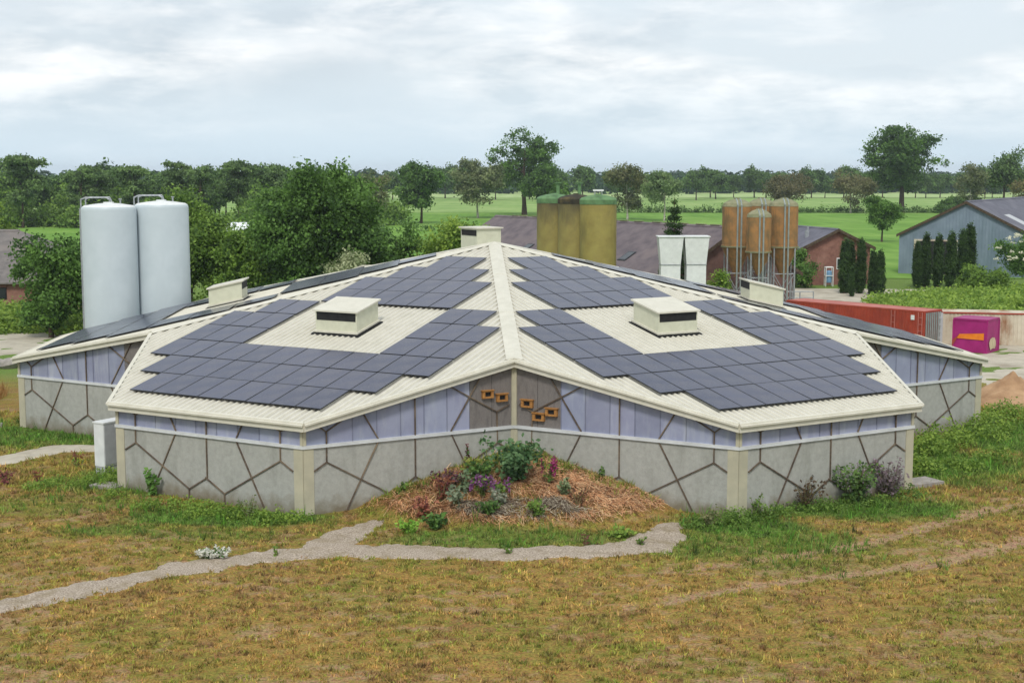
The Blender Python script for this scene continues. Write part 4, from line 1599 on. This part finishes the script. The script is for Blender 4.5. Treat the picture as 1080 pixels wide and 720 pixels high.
# cypress columns: one built, the rest copied
CG = 'dark cypress columns by the farm buildings'
random.seed(81)
cyp = thing('cypress', 'x', 'cypress tree', (0, 0, 0), CG)
L = [(0, 0, 2.7, .46, .46, 2.5), (.06, .05, 1.6, .52, .5, 1.6), (-.05, 0, 4.1, .36, .36, 1.5), (.03, -.03, 5.1, .22, .22, 1.0)]
crown_mesh(L, 330, 20, .26, .17, *G_CONIF, parent=cyp, shell=.75)
m = MB()
m.tube((0, 0, -.1), (0, 0, 3), .14, .06)
m.build('trunk', BARK, cyp)
cs = [(35.4, 71.2, .52, 'short cypress, nearest of the left cypress group'), (35.5, 75, .95, 'cypress at the left end of the left group'), (36.3, 76, .9, 'narrow cypress second in the left group'), (37.2, 75, .98, 'tallest cypress of the left group'),
      (37.9, 72.5, .8, 'cypress right of the tallest in the left group'), (38.6, 72.2, .78, 'cypress at the right end of the left group'),
      (45.2, 82.5, .86, 'cypress at the left end of the right row'), (46.6, 84, .96, 'second cypress from the left in the right row'), (48.0, 84, .94, 'third cypress in the right row before the barn door'), (49.4, 84.0, 1.06, 'fourth cypress in the right row'),
      (50.8, 84.4, 1.1, 'tall cypress fifth in the right row'), (51.7, 84.6, 1.14, 'tallest cypress at the right end of the row'), (46.0, 84.8, .74, 'short cypress tucked behind the right row')]
for q, (x, y, s, lab) in enumerate(cs):
    if q == 0:
        cyp.location, cyp.scale = (x, y, 0), (s, s, s)
        cyp['label'] = lab
    else:
        dup(cyp, (x, y, 0), q * .9, (s * rr.uniform(.9, 1.1), s, s * rr.uniform(.96, 1.08)), lab)

# spruce behind the exhaust stacks
sp = thing('spruce_tree', 'young dark spruce rising behind the white exhaust stacks', 'tree', (14.7, 49.5, 0))
L = []
for j in range(14):
    z = 1.5 + j * .66
    rr_ = 1.65 * (1 - j / 14.5) + .12
    for a in range(7):
        t = a * 2 * PI / 7 + j * .7
        L.append((rr_ * .6 * math.cos(t), rr_ * .6 * math.sin(t), z, rr_ * .42, rr_ * .42, .2))
crown_mesh(L, 420, 20, .34, .2, *G_CONIF, parent=sp, shell=.3)
m = MB()
m.tube((0, 0, -.2), (0, 0, 10.6), .16, .02)
o = m.build('trunk', BARK, None)
o.parent = sp

tree('elder_bush', 'large elder bush with white blossom in front of the metal barn', 'bush', 57.0, 83, 6.2, 3.6, .2, G_DARK, 16, .42, 260, 30, .7, .28, 91, trunk=False)
bl = COL.objects['crown.%03d' % 1] if False else None
fb = bpy.data.objects[[o.name for o in bpy.data.objects if o.name.startswith('elder_bush')][0]]
n = 46
d = rng.normal(size=(n, 3))
d[:, 1] = -np.abs(d[:, 1])
d[:, 2] = np.abs(d[:, 2]) * .8
d /= np.linalg.norm(d, axis=1, keepdims=True)
cc = d * np.array([3.5, 3.5, 2.9]) + np.array([0, 0, 3.2])
q = np.repeat(np.arange(n), 14)
C = cc[q] + rng.normal(size=(len(q), 3)) * np.array([.13, .13, .06])
V, F, cl = leaf_quads(C, rng.normal(size=C.shape) * .3 + (0, -.3, 1), np.full(len(q), .16), np.tile(np.array(lin(226, 224, 200)), (len(q), 1)))
raw_mesh('blossom', V, F, LEAF, fb, cl)['kind'] = 'stuff'
tree('low_bush', 'low yellow-green bush at the right edge above the pale container', 'bush', 48.5, 50, 2.7, 3.0, .0, G_BRIGHT, 10, .45, 130, 26, .6, .24, 92, trunk=False)
tree('low_bush', 'grey-green bush at the foot of the cypress row', 'bush', 49.8, 75, 3.2, 2.6, .0, G_MID, 10, .45, 120, 26, .6, .26, 93, trunk=False)
tree('low_bush', 'dark bush against the left brick wall of the stable', 'bush', 32.6, 82.5, 4.2, 1.7, .2, G_DARK, 10, .45, 90, 26, .6, .26, 94, trunk=False)
tree('low_bush', 'small bright bush left of the exhaust stacks', 'bush', 12.0, 44, 4.6, 1.0, .2, G_BRIGHT, 8, .5, 60, 24, .5, .24, 95, trunk=False)
tree('low_bush', 'small bright bush right of the exhaust stacks', 'bush', 18.0, 46, 4.2, 1.0, .2, G_BRIGHT, 8, .5, 60, 24, .5, .24, 96, trunk=False)


# ------------------------------------------------------------------ near grass and weeds
def make_blades(name, n, bbox, hmin, hmax, width, label, cat, mask, colf, lean=.5, tuft=6, spread=.045):
    x0, x1, y0, y1 = bbox
    nt_ = n // tuft
    tx, ty = rng.uniform(x0, x1, nt_), rng.uniform(y0, y1, nt_)
    keep = rng.random(nt_) < mask(tx, ty)
    tx, ty = tx[keep], ty[keep]
    nt_ = len(tx)
    n = nt_ * tuft
    ti = np.repeat(np.arange(nt_), tuft)
    x, y = tx[ti] + rng.normal(size=n) * spread, ty[ti] + rng.normal(size=n) * spread
    ttone, thue, tht = rng.uniform(.5, 1.5, nt_), rng.random(nt_), rng.uniform(.5, 1.5, nt_)
    z = gh(x, y) - .01
    col = colf(x, y) * ttone[ti][:, None] * rng.uniform(.82, 1.18, (n, 1))
    yel = (thue < .3)[ti]
    col[yel] = col[yel] * np.array([.82, 1.15, .72])
    pal = ((thue > .3) & (thue < .42))[ti]
    col[pal] = col[pal] * np.array([1.2, 1.2, 1.15])
    dk = (thue > .91)[ti]
    col[dk] = col[dk] * .5
    col = col * (1 + rng.normal(size=(n, 3)) * .06)
    h = rng.uniform(hmin, hmax, n) * tht[ti]
    a = rng.uniform(0, 2 * PI, n)
    dx, dy = np.cos(a) * width * rng.uniform(.7, 1.4, n), np.sin(a) * width * rng.uniform(.7, 1.4, n)
    b = rng.uniform(0, 2 * PI, n)
    lx, ly = np.cos(b) * h * lean * rng.random(n), np.sin(b) * h * lean * rng.random(n)
    V = np.stack([np.c_[x - dx, y - dy, z], np.c_[x + dx, y + dy, z], np.c_[x + lx, y + ly, z + h]], 1).reshape(-1, 3)
    F = np.arange(3 * n).reshape(n, 3)
    c3 = np.repeat(np.clip(col, 0.005, 1), 3, 0)
    return stuff(raw_mesh(name, V, F, BLADE, colors=c3), label, cat)


def outside_barn(x, y):
    ok = np.ones(np.shape(x), bool)
    for i in range(-3, 3):
        ax, t = leaf_axes(i)
        xs = x - SH * y
        v, u = xs * ax[0] + y * ax[1], xs * t[0] + y * t[1]
        lim = np.where(np.abs(u) <= WH, D, D + (HV - D) * (np.abs(u) - WH) / (HU - WH)) - .2
        inside = (v > 0) & (np.abs(u) < v * math.tan(PI / 6) + .05) & (v < lim)
        ok &= ~inside
    return ok


def path_free(x, y):
    d = np.full(np.shape(x), 1e9)
    for Pq in PATHS + PATH2:
        d = np.minimum(d, seg_dist(x, y, Pq))
    return sst(d + (fbm(x, y, 1.1, 77, 3) - .5) * .5, -.25, .15)


def grass_mask(x, y):
    t = fbm(x, y, 3.2, 61, 2)
    m_ = sst(t, .38, .6) * (1 - .93 * soil_mask(x, y)) + .06
    m_ = np.clip(m_ + .25 * green_mask(x, y), 0, 1)
    return m_ * path_free(x, y) * outside_barn(x, y) * (1 - .25 * sst(mound(x, y), .25, .5) * (1 - green_mask(x, y)))


make_blades('grass', 900000, (-27, 27, -44, -15), .03, .12, .022, 'dry ochre and olive grass over the whole foreground', 'grass', grass_mask, lambda x, y: ground_col(x, y, True) * 1.2, lean=1.1, tuft=8, spread=.055)
make_blades('lawn_grass', 90000, (-32, -14, -20, 0), .05, .2, .025, 'green grass by the far left walls', 'grass', grass_mask, lambda x, y: ground_col(x, y, True) * 1.35, lean=1.1)
make_blades('side_grass', 110000, (15, 34, -22, 4), .05, .22, .025, 'green grass by the far right walls', 'grass', grass_mask, lambda x, y: ground_col(x, y, True) * 1.35, lean=1.1)


def tall_mask(x, y):
    return sst(fbm(x, y, .9, 66, 3), .45, .62) * green_mask(x, y) * path_free(x, y) * outside_barn(x, y)


make_blades('tall_grass', 120000, (-26, 27, -31, -3), .15, .42, .018, 'taller green grass near the walls and mound', 'grass', tall_mask, lambda x, y: GREEN * (.75 + .8 * fbm(x, y, .7, 68, 3)[:, None]), lean=.8)


def crest_mask(x, y):
    d = y + 18.7 + .54 * np.abs(x - 1.2)
    return sst(mound(x, y), .2, .4) * sst(d + (fbm(x, y, 1.3, 79, 3) - .5) * 1.6, -1.5, -.5) * (.55 + .45 * sst(x, 0, 2)) * outside_barn(x, y)


make_blades('crest_grass', 42000, (-6, 8.5, -26, -18), .08, .3, .02, 'yellow-green grass on the crest of the mound along the wall', 'grass', crest_mask,
            lambda x, y: np.array(lin(134, 138, 62)) * (.9 + .7 * fbm(x, y, .9, 80, 3)[:, None]) * np.array([1, 1, 1]), lean=.9)


# dry straw and stalks on the mound
def straw():
    n = 75000
    x, y = rng.uniform(-5.5, 7.6, n), rng.uniform(-26.2, -18.4, n)
    mm = mound(x, y)
    den = sst(mm, .12, .4) * (.2 + .8 * sst(fbm(x, y, 1.1, 70, 3) + .04 * np.clip((x - 1.2) / 3, -1, 1), .42, .6)) * (1 - .9 * sst(mm, 1.2, 1.6))
    keep = (rng.random(n) < den) & outside_barn(x, y)
    x, y = x[keep], y[keep]
    n = len(x)
    a = rng.normal(size=n) * 1.3 + np.arctan2(y + 18.6, x - 1.2)
    L_ = rng.uniform(.12, .45, n)
    z = gh(x, y) + rng.uniform(.01, .13, n)
    x2, y2 = x + np.cos(a) * L_, y + np.sin(a) * L_
    z2 = gh(x2, y2) + rng.uniform(.0, .16, n)
    w_ = rng.uniform(.004, .009, n)
    px, py = -np.sin(a) * w_, np.cos(a) * w_
    V = np.stack([np.c_[x - px, y - py, z], np.c_[x + px, y + py, z + .006], np.c_[x2 + px, y2 + py, z2 + .006], np.c_[x2 - px, y2 - py, z2]], 1).reshape(-1, 3)
    t = rng.random((n, 1))
    s = fbm(x, y, .9, 73, 3)[:, None]
    col = np.where(t < .5, np.array(lin(202, 150, 108)), np.where(t < .76, np.array(lin(226, 188, 146)), np.array(lin(112, 78, 56))))
    mid = (np.hypot((x - 1.4) / 2.6, (y + 24.0) / .8) < 1 + .5 * (s[:, 0] - .5))
    grey = np.where(t < .4, np.array(lin(150, 138, 118)), np.where(t < .75, np.array(lin(84, 66, 54)), np.array(lin(192, 180, 158))))
    col = np.where(mid[:, None], grey, col)
    col = col * (.6 + .8 * s) * rng.uniform(.7, 1.25, (n, 1))
    stuff(raw_mesh('dry_straw', V, np.arange(4 * n).reshape(n, 4), DRY, colors=np.repeat(np.clip(col, 0, 1), 4, 0)), 'orange dry straw and stalks covering the mound', 'straw')


straw()


def brush(name, boxes, n, hmin, hmax, c1, c2, label, cat):
    Vs, Cs = [], []
    for (cx_, cy_, rx, ry) in boxes:
        a, r_ = rng.uniform(0, 2 * PI, n), np.sqrt(rng.random(n))
        x, y = cx_ + rx * r_ * np.cos(a), cy_ + ry * r_ * np.sin(a)
        z = gh(x, y)
        h = rng.uniform(hmin, hmax, n)
        b = rng.uniform(0, 2 * PI, n)
        w_ = .03
        V = np.stack([np.c_[x - w_ * np.cos(b), y - w_ * np.sin(b), z], np.c_[x + w_ * np.cos(b), y + w_ * np.sin(b), z], np.c_[x + h * .3 * rng.normal(size=n), y + h * .3 * rng.normal(size=n), z + h]], 1)
        Vs.append(V.reshape(-1, 3))
        t = rng.random((n, 1))
        Cs.append(np.repeat(np.array(c1) * (1 - t) + np.array(c2) * t, 3, 0))
    V = np.concatenate(Vs)
    return stuff(raw_mesh(name, V, np.arange(len(V)).reshape(-1, 3), BLADE, colors=np.concatenate(Cs)), label, cat)


brush('dry_reeds', [(-33, 4, 5, 5), (-30, -1, 3, 3), (-38, 10, 5, 4)], 2600, .3, 1.0, lin(150, 112, 66), lin(190, 150, 96), 'orange-brown dry reeds at the far left', 'reeds')

# weed patches (ground cover too dense to count)
scrub('wall_weeds', [(-11.8, -22.1, 1.7, .7, .45), (-9.8, -23.2, 1.6, .7, .5), (-7.6, -24.0, 1.3, .7, .5), (-15.2, -17.2, 1.6, 1.4, .5), (-17.6, -18.6, 1.2, 1.0, .35), (-14.6, -20.6, .6, .5, .5)], 26, .4, .09, G_BRIGHT,
      'leafy green weeds along the foot of the left front wall', 'weeds', per=8, csize=.2)
scrub('corner_weeds', [(18.3, -14.9, 1.1, 1.5, .8), (18.2, -11.6, .9, 1.4, 1.3), (20.0, -10.8, 1.4, 1.3, .9), (21.4, -9.2, 1.3, 1.2, 1.2), (23.4, -7.6, 1.4, 1.2, .7), (24.6, -5.6, 1.3, 1.4, 1.0), (26.8, -2.6, 2.0, 1.4, 1.1), (20.6, -14.4, 1.0, .8, .5), (22.6, -12.6, .8, .6, .7), (28.5, -5.5, 1.6, 1.2, .5), (29.5, -1.0, 1.6, 1.4, .8)], 20, .4, .13, G_BRIGHT,
      'dense leafy weeds filling the corner right of the barn', 'weeds', per=8, csize=.3)
scrub('border_weeds', [(9.2, -24.0, 1.0, .8, .6), (10.8, -23.4, 1.2, .6, .5), (12.8, -22.2, 1.3, .5, .45), (14.8, -21.2, 1.2, .6, .5), (16.6, -19.8, .9, .7, .5), (8.0, -24.6, .7, .7, .4)], 26, .4, .09, (lin(76, 108, 48), lin(138, 168, 78)),
      'leafy green weeds along the foot of the right front wall', 'weeds', per=8, csize=.2)


# single plants
def leafy_plant(name, label, cat, x, y, h, rad, nleaf, lsize, cols, stems=7, group=None, flower=None, nfl=0, flsize=.07, droop=.3):
    z0 = float(gh(np.array([x]), np.array([y]))[0]) - .03
    t = thing(name, label, cat, (x, y, z0), group)
    m = MB()
    tips, pts = [], []
    for s in range(stems):
        a = random.uniform(0, 2 * PI)
        r_ = rad * random.uniform(.25, .95)
        hh = h * random.uniform(.65, 1.0)
        p0 = (random.uniform(-.08, .08), random.uniform(-.08, .08), 0)
        p1 = (r_ * .5 * math.cos(a), r_ * .5 * math.sin(a), hh * .55)
        p2 = (r_ * math.cos(a), r_ * math.sin(a), hh)
        m.tube(p0, p1, .018, .012, 5)
        m.tube(p1, p2, .012, .006, 5)
        tips.append(p2)
        for k2 in range(max(2, nleaf // stems)):
            f = random.uniform(.15, 1)
            q_ = [p1[b] * (1 - (f - .5) * 2) + p2[b] * (f - .5) * 2 if f > .5 else p0[b] * (1 - f * 2) + p1[b] * f * 2 for b in range(3)]
            pts.append(q_)
    pts = np.array(pts) + rng.normal(size=(len(pts), 3)) * np.array([.1, .1, .05]) * rad * 1.4
    pts[:, 2] = np.maximum(pts[:, 2], .03)
    o = m.build('stem', MATS['stem_green'], None)
    o.parent = t
    tt_ = rng.random((len(pts), 1))
    V, F, cl = leaf_quads(pts, rng.normal(size=pts.shape) * .5 + (0, -.35, .8), lsize * rng.uniform(.6, 1.3, len(pts)), np.array(cols[0]) * (1 - tt_) + np.array(cols[1]) * tt_, 1.5)
    raw_mesh('foliage', V, F, LEAF, t, cl)
    if flower is not None:
        Fp = []
        for q_ in range(nfl):
            tp = tips[q_ % len(tips)]
            f = (q_ // len(tips)) / max(1, nfl // len(tips))
            Fp.append((tp[0] + random.gauss(0, .035), tp[1] + random.gauss(0, .035), tp[2] + .02 - f * h * .42))
        Fp = np.array(Fp)
        tt_ = rng.random((len(Fp), 1))
        V, F, cl = leaf_quads(Fp, rng.normal(size=Fp.shape), np.full(len(Fp), flsize), np.array(flower[0]) * (1 - tt_) + np.array(flower[1]) * tt_, 1.1)
        fo = raw_mesh('flower', V, F, LEAF, t, cl)
        fo['kind'] = 'stuff'
    return t


mottled('stem_green', lin(96, 104, 62), lin(120, 100, 70), 4, .8, bump=0)
PURP = (lin(130, 74, 128), lin(176, 118, 170))
MAGE = (lin(140, 44, 96), lin(186, 84, 132))
DRED = (lin(84, 40, 48), lin(128, 66, 70))
MG = 'plants growing on the mound'
random.seed(101)
leafy_plant('mallow_plant', 'large dark green leafy plant on top of the mound', 'plant', 1.15, -21.9, 1.65, 1.35, 1150, .14, (lin(52, 88, 48), lin(124, 158, 106)), 16, MG)
leafy_plant('lupin', 'magenta flower spike right of the large leafy plant', 'plant', 2.5, -22.2, 1.2, .32, 80, .1, G_MID, 7, MG, MAGE, 240, .085)
leafy_plant('lupin', 'purple flowering plant left below the large leafy plant', 'plant', .0, -23.1, .95, .5, 110, .1, G_MID, 9, MG, PURP, 300, .085)
leafy_plant('lupin', 'dark red flower spike left of the mound top', 'plant', -.55, -20.4, .95, .2, 40, .09, G_DARK, 3, MG, DRED, 60, .08)
leafy_plant('dock_plant', 'reddish brown dry dock plant left of the purple flowers', 'plant', -1.5, -23.2, 1.1, .5, 110, .1, (lin(112, 66, 52), lin(156, 96, 70)), 8, MG, DRED, 60, .07)
leafy_plant('thistle', 'grey-green thistle low on the left of the mound', 'plant', -.9, -23.9, .8, .55, 130, .12, (lin(88, 104, 80), lin(146, 156, 128)), 8, MG)
leafy_plant('thistle', 'grey-green spiky plant in front of the large leafy plant', 'plant', .7, -24.1, .6, .6, 120, .12, (lin(96, 108, 84), lin(170, 170, 150)), 8, MG)
leafy_plant('leafy_clump', 'low bright green clump at the left foot of the mound', 'plant', -2.5, -25.6, .5, .6, 240, .1, (lin(96, 140, 44), lin(148, 188, 74)), 12, MG)
leafy_plant('leafy_clump', 'dark green clump beside the bright green one', 'plant', -1.6, -25.2, .65, .5, 200, .13, G_DARK, 10, MG)
leafy_plant('leafy_clump', 'mid green weeds below the middle of the mound', 'plant', 2.1, -24.6, .6, .7, 180, .1, G_MID, 10, MG)
leafy_plant('dock_plant', 'dark brown dead stalks right of the mound centre', 'plant', 3.6, -23.5, .7, .6, 90, .08, (lin(84, 56, 46), lin(130, 88, 64)), 10, MG)
leafy_plant('dock_plant', 'small red-brown dock plant at the path edge', 'plant', 3.7, -27.3, .5, .2, 40, .07, (lin(110, 74, 62), lin(140, 96, 80)), 4, MG)
leafy_plant('weed_plant', 'small green plant by the wall on the left mound flank', 'plant', -3.1, -21.7, .5, .35, 70, .1, G_MID, 5, MG)
leafy_plant('weed_plant', 'small green plant by the wall on the right mound flank', 'plant', 4.6, -20.9, .5, .25, 50, .09, G_DARK, 4, MG)
leafy_plant('thistle', 'bushy grey-green weed between purple flowers and red dock', 'plant', -.7, -22.6, .9, .55, 170, .12, (lin(70, 96, 62), lin(140, 158, 120)), 9, MG, DRED, 40, .07)
leafy_plant('dock_plant', 'rusty red dock plant above the bright green clump', 'plant', -2.1, -24.3, .9, .65, 160, .1, (lin(128, 72, 58), lin(186, 124, 96)), 11, MG, DRED, 60, .07)
leafy_plant('leafy_clump', 'dark leafy weeds below the purple flowers', 'plant', .3, -24.6, .55, .6, 170, .12, G_DARK, 9, MG)
leafy_plant('leafy_clump', 'pale leafy weeds right of the magenta spike', 'plant', 3.1, -22.9, .7, .5, 150, .11, (lin(92, 116, 70), lin(168, 178, 136)), 9, MG)
leafy_plant('weed_plant', 'yellow-green weeds left of the large leafy plant', 'plant', -.5, -21.4, .8, .7, 190, .11, (lin(110, 124, 50), lin(164, 170, 84)), 9, MG)
leafy_plant('leafy_clump', 'bright grassy clump at the right foot of the mound', 'plant', 5.0, -26.1, .4, .6, 190, .1, G_BRIGHT, 10, MG)
leafy_plant('lupin', 'pair of purple flower spikes low in front of the large leafy plant', 'plant', .7, -23.3, .8, .4, 120, .1, G_MID, 8, MG, PURP, 160, .085)
leafy_plant('leafy_clump', 'dark green nettles left of the large leafy plant', 'plant', .0, -22.1, 1.0, .7, 360, .12, G_DARK, 12, MG)
leafy_plant('dock_plant', 'dark plum coloured plant between lupins and rusty dock', 'plant', -1.3, -22.7, 1.0, .6, 240, .1, (lin(70, 50, 54), lin(128, 92, 96)), 10, MG, DRED, 80, .07)
WG = 'plants along the barn walls'
leafy_plant('butterfly_bush', 'green bush with pale lilac tips before the right front wall', 'bush', 14.4, -21.1, 1.8, 1.0, 760, .12, (lin(58, 86, 46), lin(126, 158, 84)), 22, WG, (lin(120, 100, 112), lin(180, 160, 172)), 200, .07)
leafy_plant('butterfly_bush', 'purple-brown leaved bush by the right front corner', 'bush', 15.9, -20.1, 1.6, .9, 520, .1, (lin(92, 88, 76), lin(150, 130, 140)), 12, WG, (lin(140, 108, 130), lin(178, 156, 170)), 90, .07)
leafy_plant('dock_plant', 'dry dark brown plant against the right front wall', 'plant', 12.3, -21.9, 1.3, .9, 220, .09, (lin(70, 56, 46), lin(112, 92, 66)), 14, WG)
leafy_plant('weed_plant', 'tall thin green weed by the right front pilaster', 'plant', 10.2, -23.4, 1.0, .35, 90, .09, G_MID, 6, WG)
leafy_plant('weed_plant', 'tall green weed against the left front wall', 'plant', -13.2, -20.1, 1.1, .4, 130, .13, (lin(74, 116, 48), lin(118, 158, 74)), 6, WG)
leafy_plant('weed_plant', 'tuft of tall weeds by the left front pilaster', 'plant', -8.6, -23.7, .9, .5, 110, .08, G_PALE, 9, WG)
leafy_plant('dock_plant', 'dark red dock plant at the far left of the grass', 'plant', -19.6, -18.2, .8, .4, 100, .09, (lin(96, 52, 54), lin(140, 82, 78)), 7, WG)
leafy_plant('dock_plant', 'reddish dock plant between the far left dock and the cabinet', 'plant', -18.4, -17.9, .7, .35, 70, .08, (lin(128, 74, 56), lin(160, 106, 76)), 6, WG)
leafy_plant('dock_plant', 'low red-brown dock behind the yellowish grass left', 'plant', -18.3, -13.4, .5, .5, 60, .08, (lin(110, 60, 52), lin(150, 92, 66)), 6, WG)
leafy_plant('yellow_weed', 'small yellow flowering weed left of the cabinet', 'plant', -17.9, -14.6, .45, .5, 70, .07, G_BRIGHT, 8, WG, (lin(206, 186, 60), lin(226, 206, 90)), 60, .05)
leafy_plant('daisy_clump', 'round clump of white daisies beside the gravel path', 'flowers', -8.75, -29.1, .36, .6, 260, .08, G_DARK, 34, None, (lin(236, 236, 228), lin(244, 242, 226)), 480, .085)
leafy_plant('grass_tuft', 'tall grass tuft growing in the gravel near the path fork', 'plant', -6.7, -28.9, .5, .16, 30, .08, G_MID, 4, None)
leafy_plant('grass_tuft', 'small green tuft on the curved gravel path', 'plant', 1.1, -28.6, .35, .3, 50, .07, G_MID, 5, None)
leafy_plant('grass_tuft', 'leafy tuft at the right bend of the gravel path', 'plant', 5.6, -27.2, .35, .3, 60, .07, G_MID, 5, None)
leafy_plant('weed_plant', 'weedy bush right of the gravel bend', 'plant', 8.3, -24.8, .8, .6, 170, .08, (lin(88, 104, 60), lin(140, 136, 96)), 9, WG)

# rubble bank at left, as separate stones
for q in range(16):
    x, y = -34.5 + q * .75 + rr.uniform(-.5, .5), 17 + q * .35 + rr.uniform(-1.2, 1.2)
    s = rr.uniform(.35, .75)
    m = MB()
    m.lathe((0, 0, 0), [(s * .7, -.1), (s * rr.uniform(.9, 1.1), s * .3), (s * .8, s * .7), (s * .3, s * .9)], 7)
    o = m.build('rubble_stone', STONE)
    o.location = (x, y, 0)
    o.rotation_euler = (rr.uniform(-.3, .3), rr.uniform(-.3, .3), rr.uniform(0, 6))
    tag(o, 'grey rubble stone in the bank by the left road', 'stone', 'rubble stones by the left road')


# ------------------------------------------------------------------ world, sun, camera
def make_world():
    w = bpy.data.worlds.new('World')
    scene.world = w
    w.use_nodes = True
    nt = w.node_tree
    bg = nt.nodes['Background']
    sky = N(nt, 'ShaderNodeTexSky', sky_type='NISHITA', sun_disc=False, sun_elevation=R(50), sun_rotation=R(186), altitude=50, air_density=1, dust_density=2.5, ozone_density=1)
    tc = N(nt, 'ShaderNodeTexCoord')
    sep = N(nt, 'ShaderNodeSeparateXYZ')
    nt.links.new(tc.outputs['Generated'], sep.inputs[0])
    mp = N(nt, 'ShaderNodeMapping')
    mp.inputs['Location'].default_value = (SKYOFF, 0.4, 0)
    mp.inputs['Scale'].default_value = (1, 1, 3.6)
    nt.links.new(tc.outputs['Generated'], mp.inputs['Vector'])
    f1 = ramp(nt, noise(nt, mp.outputs[0], 5.0, 7, .55, .25), .42, .6)
    f2 = ramp(nt, noise(nt, mp.outputs[0], 12.0, 8, .6, .2), .38, .62)
    # cloud bodies run from soft grey to white (values are divided by the strength 0.1)
    Kc = 10
    grey = tuple(c * Kc * .84 for c in lin(204, 214, 222))
    white = tuple(c * Kc * .84 for c in lin(255, 255, 255))
    blue = tuple(c * Kc * .84 for c in lin(208, 228, 241))
    f3 = ramp(nt, noise(nt, mp.outputs[0], 2.4, 3, .5), .52, .68)
    c = mixc(nt, f2, grey, white)
    c = mixc(nt, f1, tuple(c_ * Kc * .84 for c_ in lin(216, 226, 233)), c)
    c = mixc(nt, f3, c, tuple(c_ * Kc * .84 for c_ in lin(198, 209, 218)))
    # thinner, bluer band low over the horizon
    hz = N(nt, 'ShaderNodeMapRange')
    hz.inputs[1].default_value = .012
    hz.inputs[2].default_value = .075
    hz.inputs[3].default_value = .8
    hz.inputs[4].default_value = .0
    nt.links.new(sep.outputs['Z'], hz.inputs[0])
    c = mixc(nt, hz.outputs[0], c, blue)
    c = mixc(nt, .9, sky.outputs[0], c)
    nt.links.new(c, bg.inputs['Color'])
    bg.inputs['Strength'].default_value = .1


make_world()

# thin summer air between the camera and the far trees
m = MB()
m.hexa([(-3200, -700, -1.2), (3200, -700, -1.2), (3200, 5200, -1.2), (-3200, 5200, -1.2), (-3200, -700, 34), (3200, -700, 34), (3200, 5200, 34), (-3200, 5200, 34)])
hm = bpy.data.materials.new('thin_air')
hm.use_nodes = True
hn = hm.node_tree
hn.nodes.remove(hn.nodes['Principled BSDF'])
pv_ = N(hn, 'ShaderNodeVolumePrincipled')
pv_.inputs['Color'].default_value = (.82, .9, 1, 1)
pv_.inputs['Density'].default_value = HAZE
pv_.inputs['Anisotropy'].default_value = 0
hn.links.new(pv_.outputs[0], hn.nodes['Material Output'].inputs['Volume'])
stuff(m.build('haze', hm), 'thin bluish haze over the far fields', 'haze')

sl = bpy.data.lights.new('sun', 'SUN')
sl.energy = 1.5
sl.angle = R(12)
sl.color = (1, .96, .9)
so = bpy.data.objects.new('sun', sl)
COL.objects.link(so)
# light comes from behind the camera, 50 deg up
from mathutils import Vector
az, el = R(186), R(50)
src = Vector((math.sin(az) * math.cos(el), math.cos(az) * math.cos(el), math.sin(el)))
so.rotation_euler = src.to_track_quat('Z', 'Y').to_euler()
so.location = (-30, -60, 60)

cam = bpy.data.cameras.new('camera')
cam.sensor_width = 36
cam.lens = 36 * 1490.6 / 1080
cam.clip_end = 9000
cam.clip_start = .5
co = bpy.data.objects.new('camera', cam)
COL.objects.link(co)
co.location = (1.604, -74.876, 12.755)
co.rotation_euler = (PI / 2 - .119, 0, .009)
scene.camera = co

vs = scene.view_settings
vs.view_transform = 'Standard'
vs.look = 'None'
vs.exposure = .48
vs.gamma = 1
vs.use_curve_mapping = False
scene.cycles.use_denoising = True
scene.cycles.max_bounces = 6
scene.render.film_transparent = False
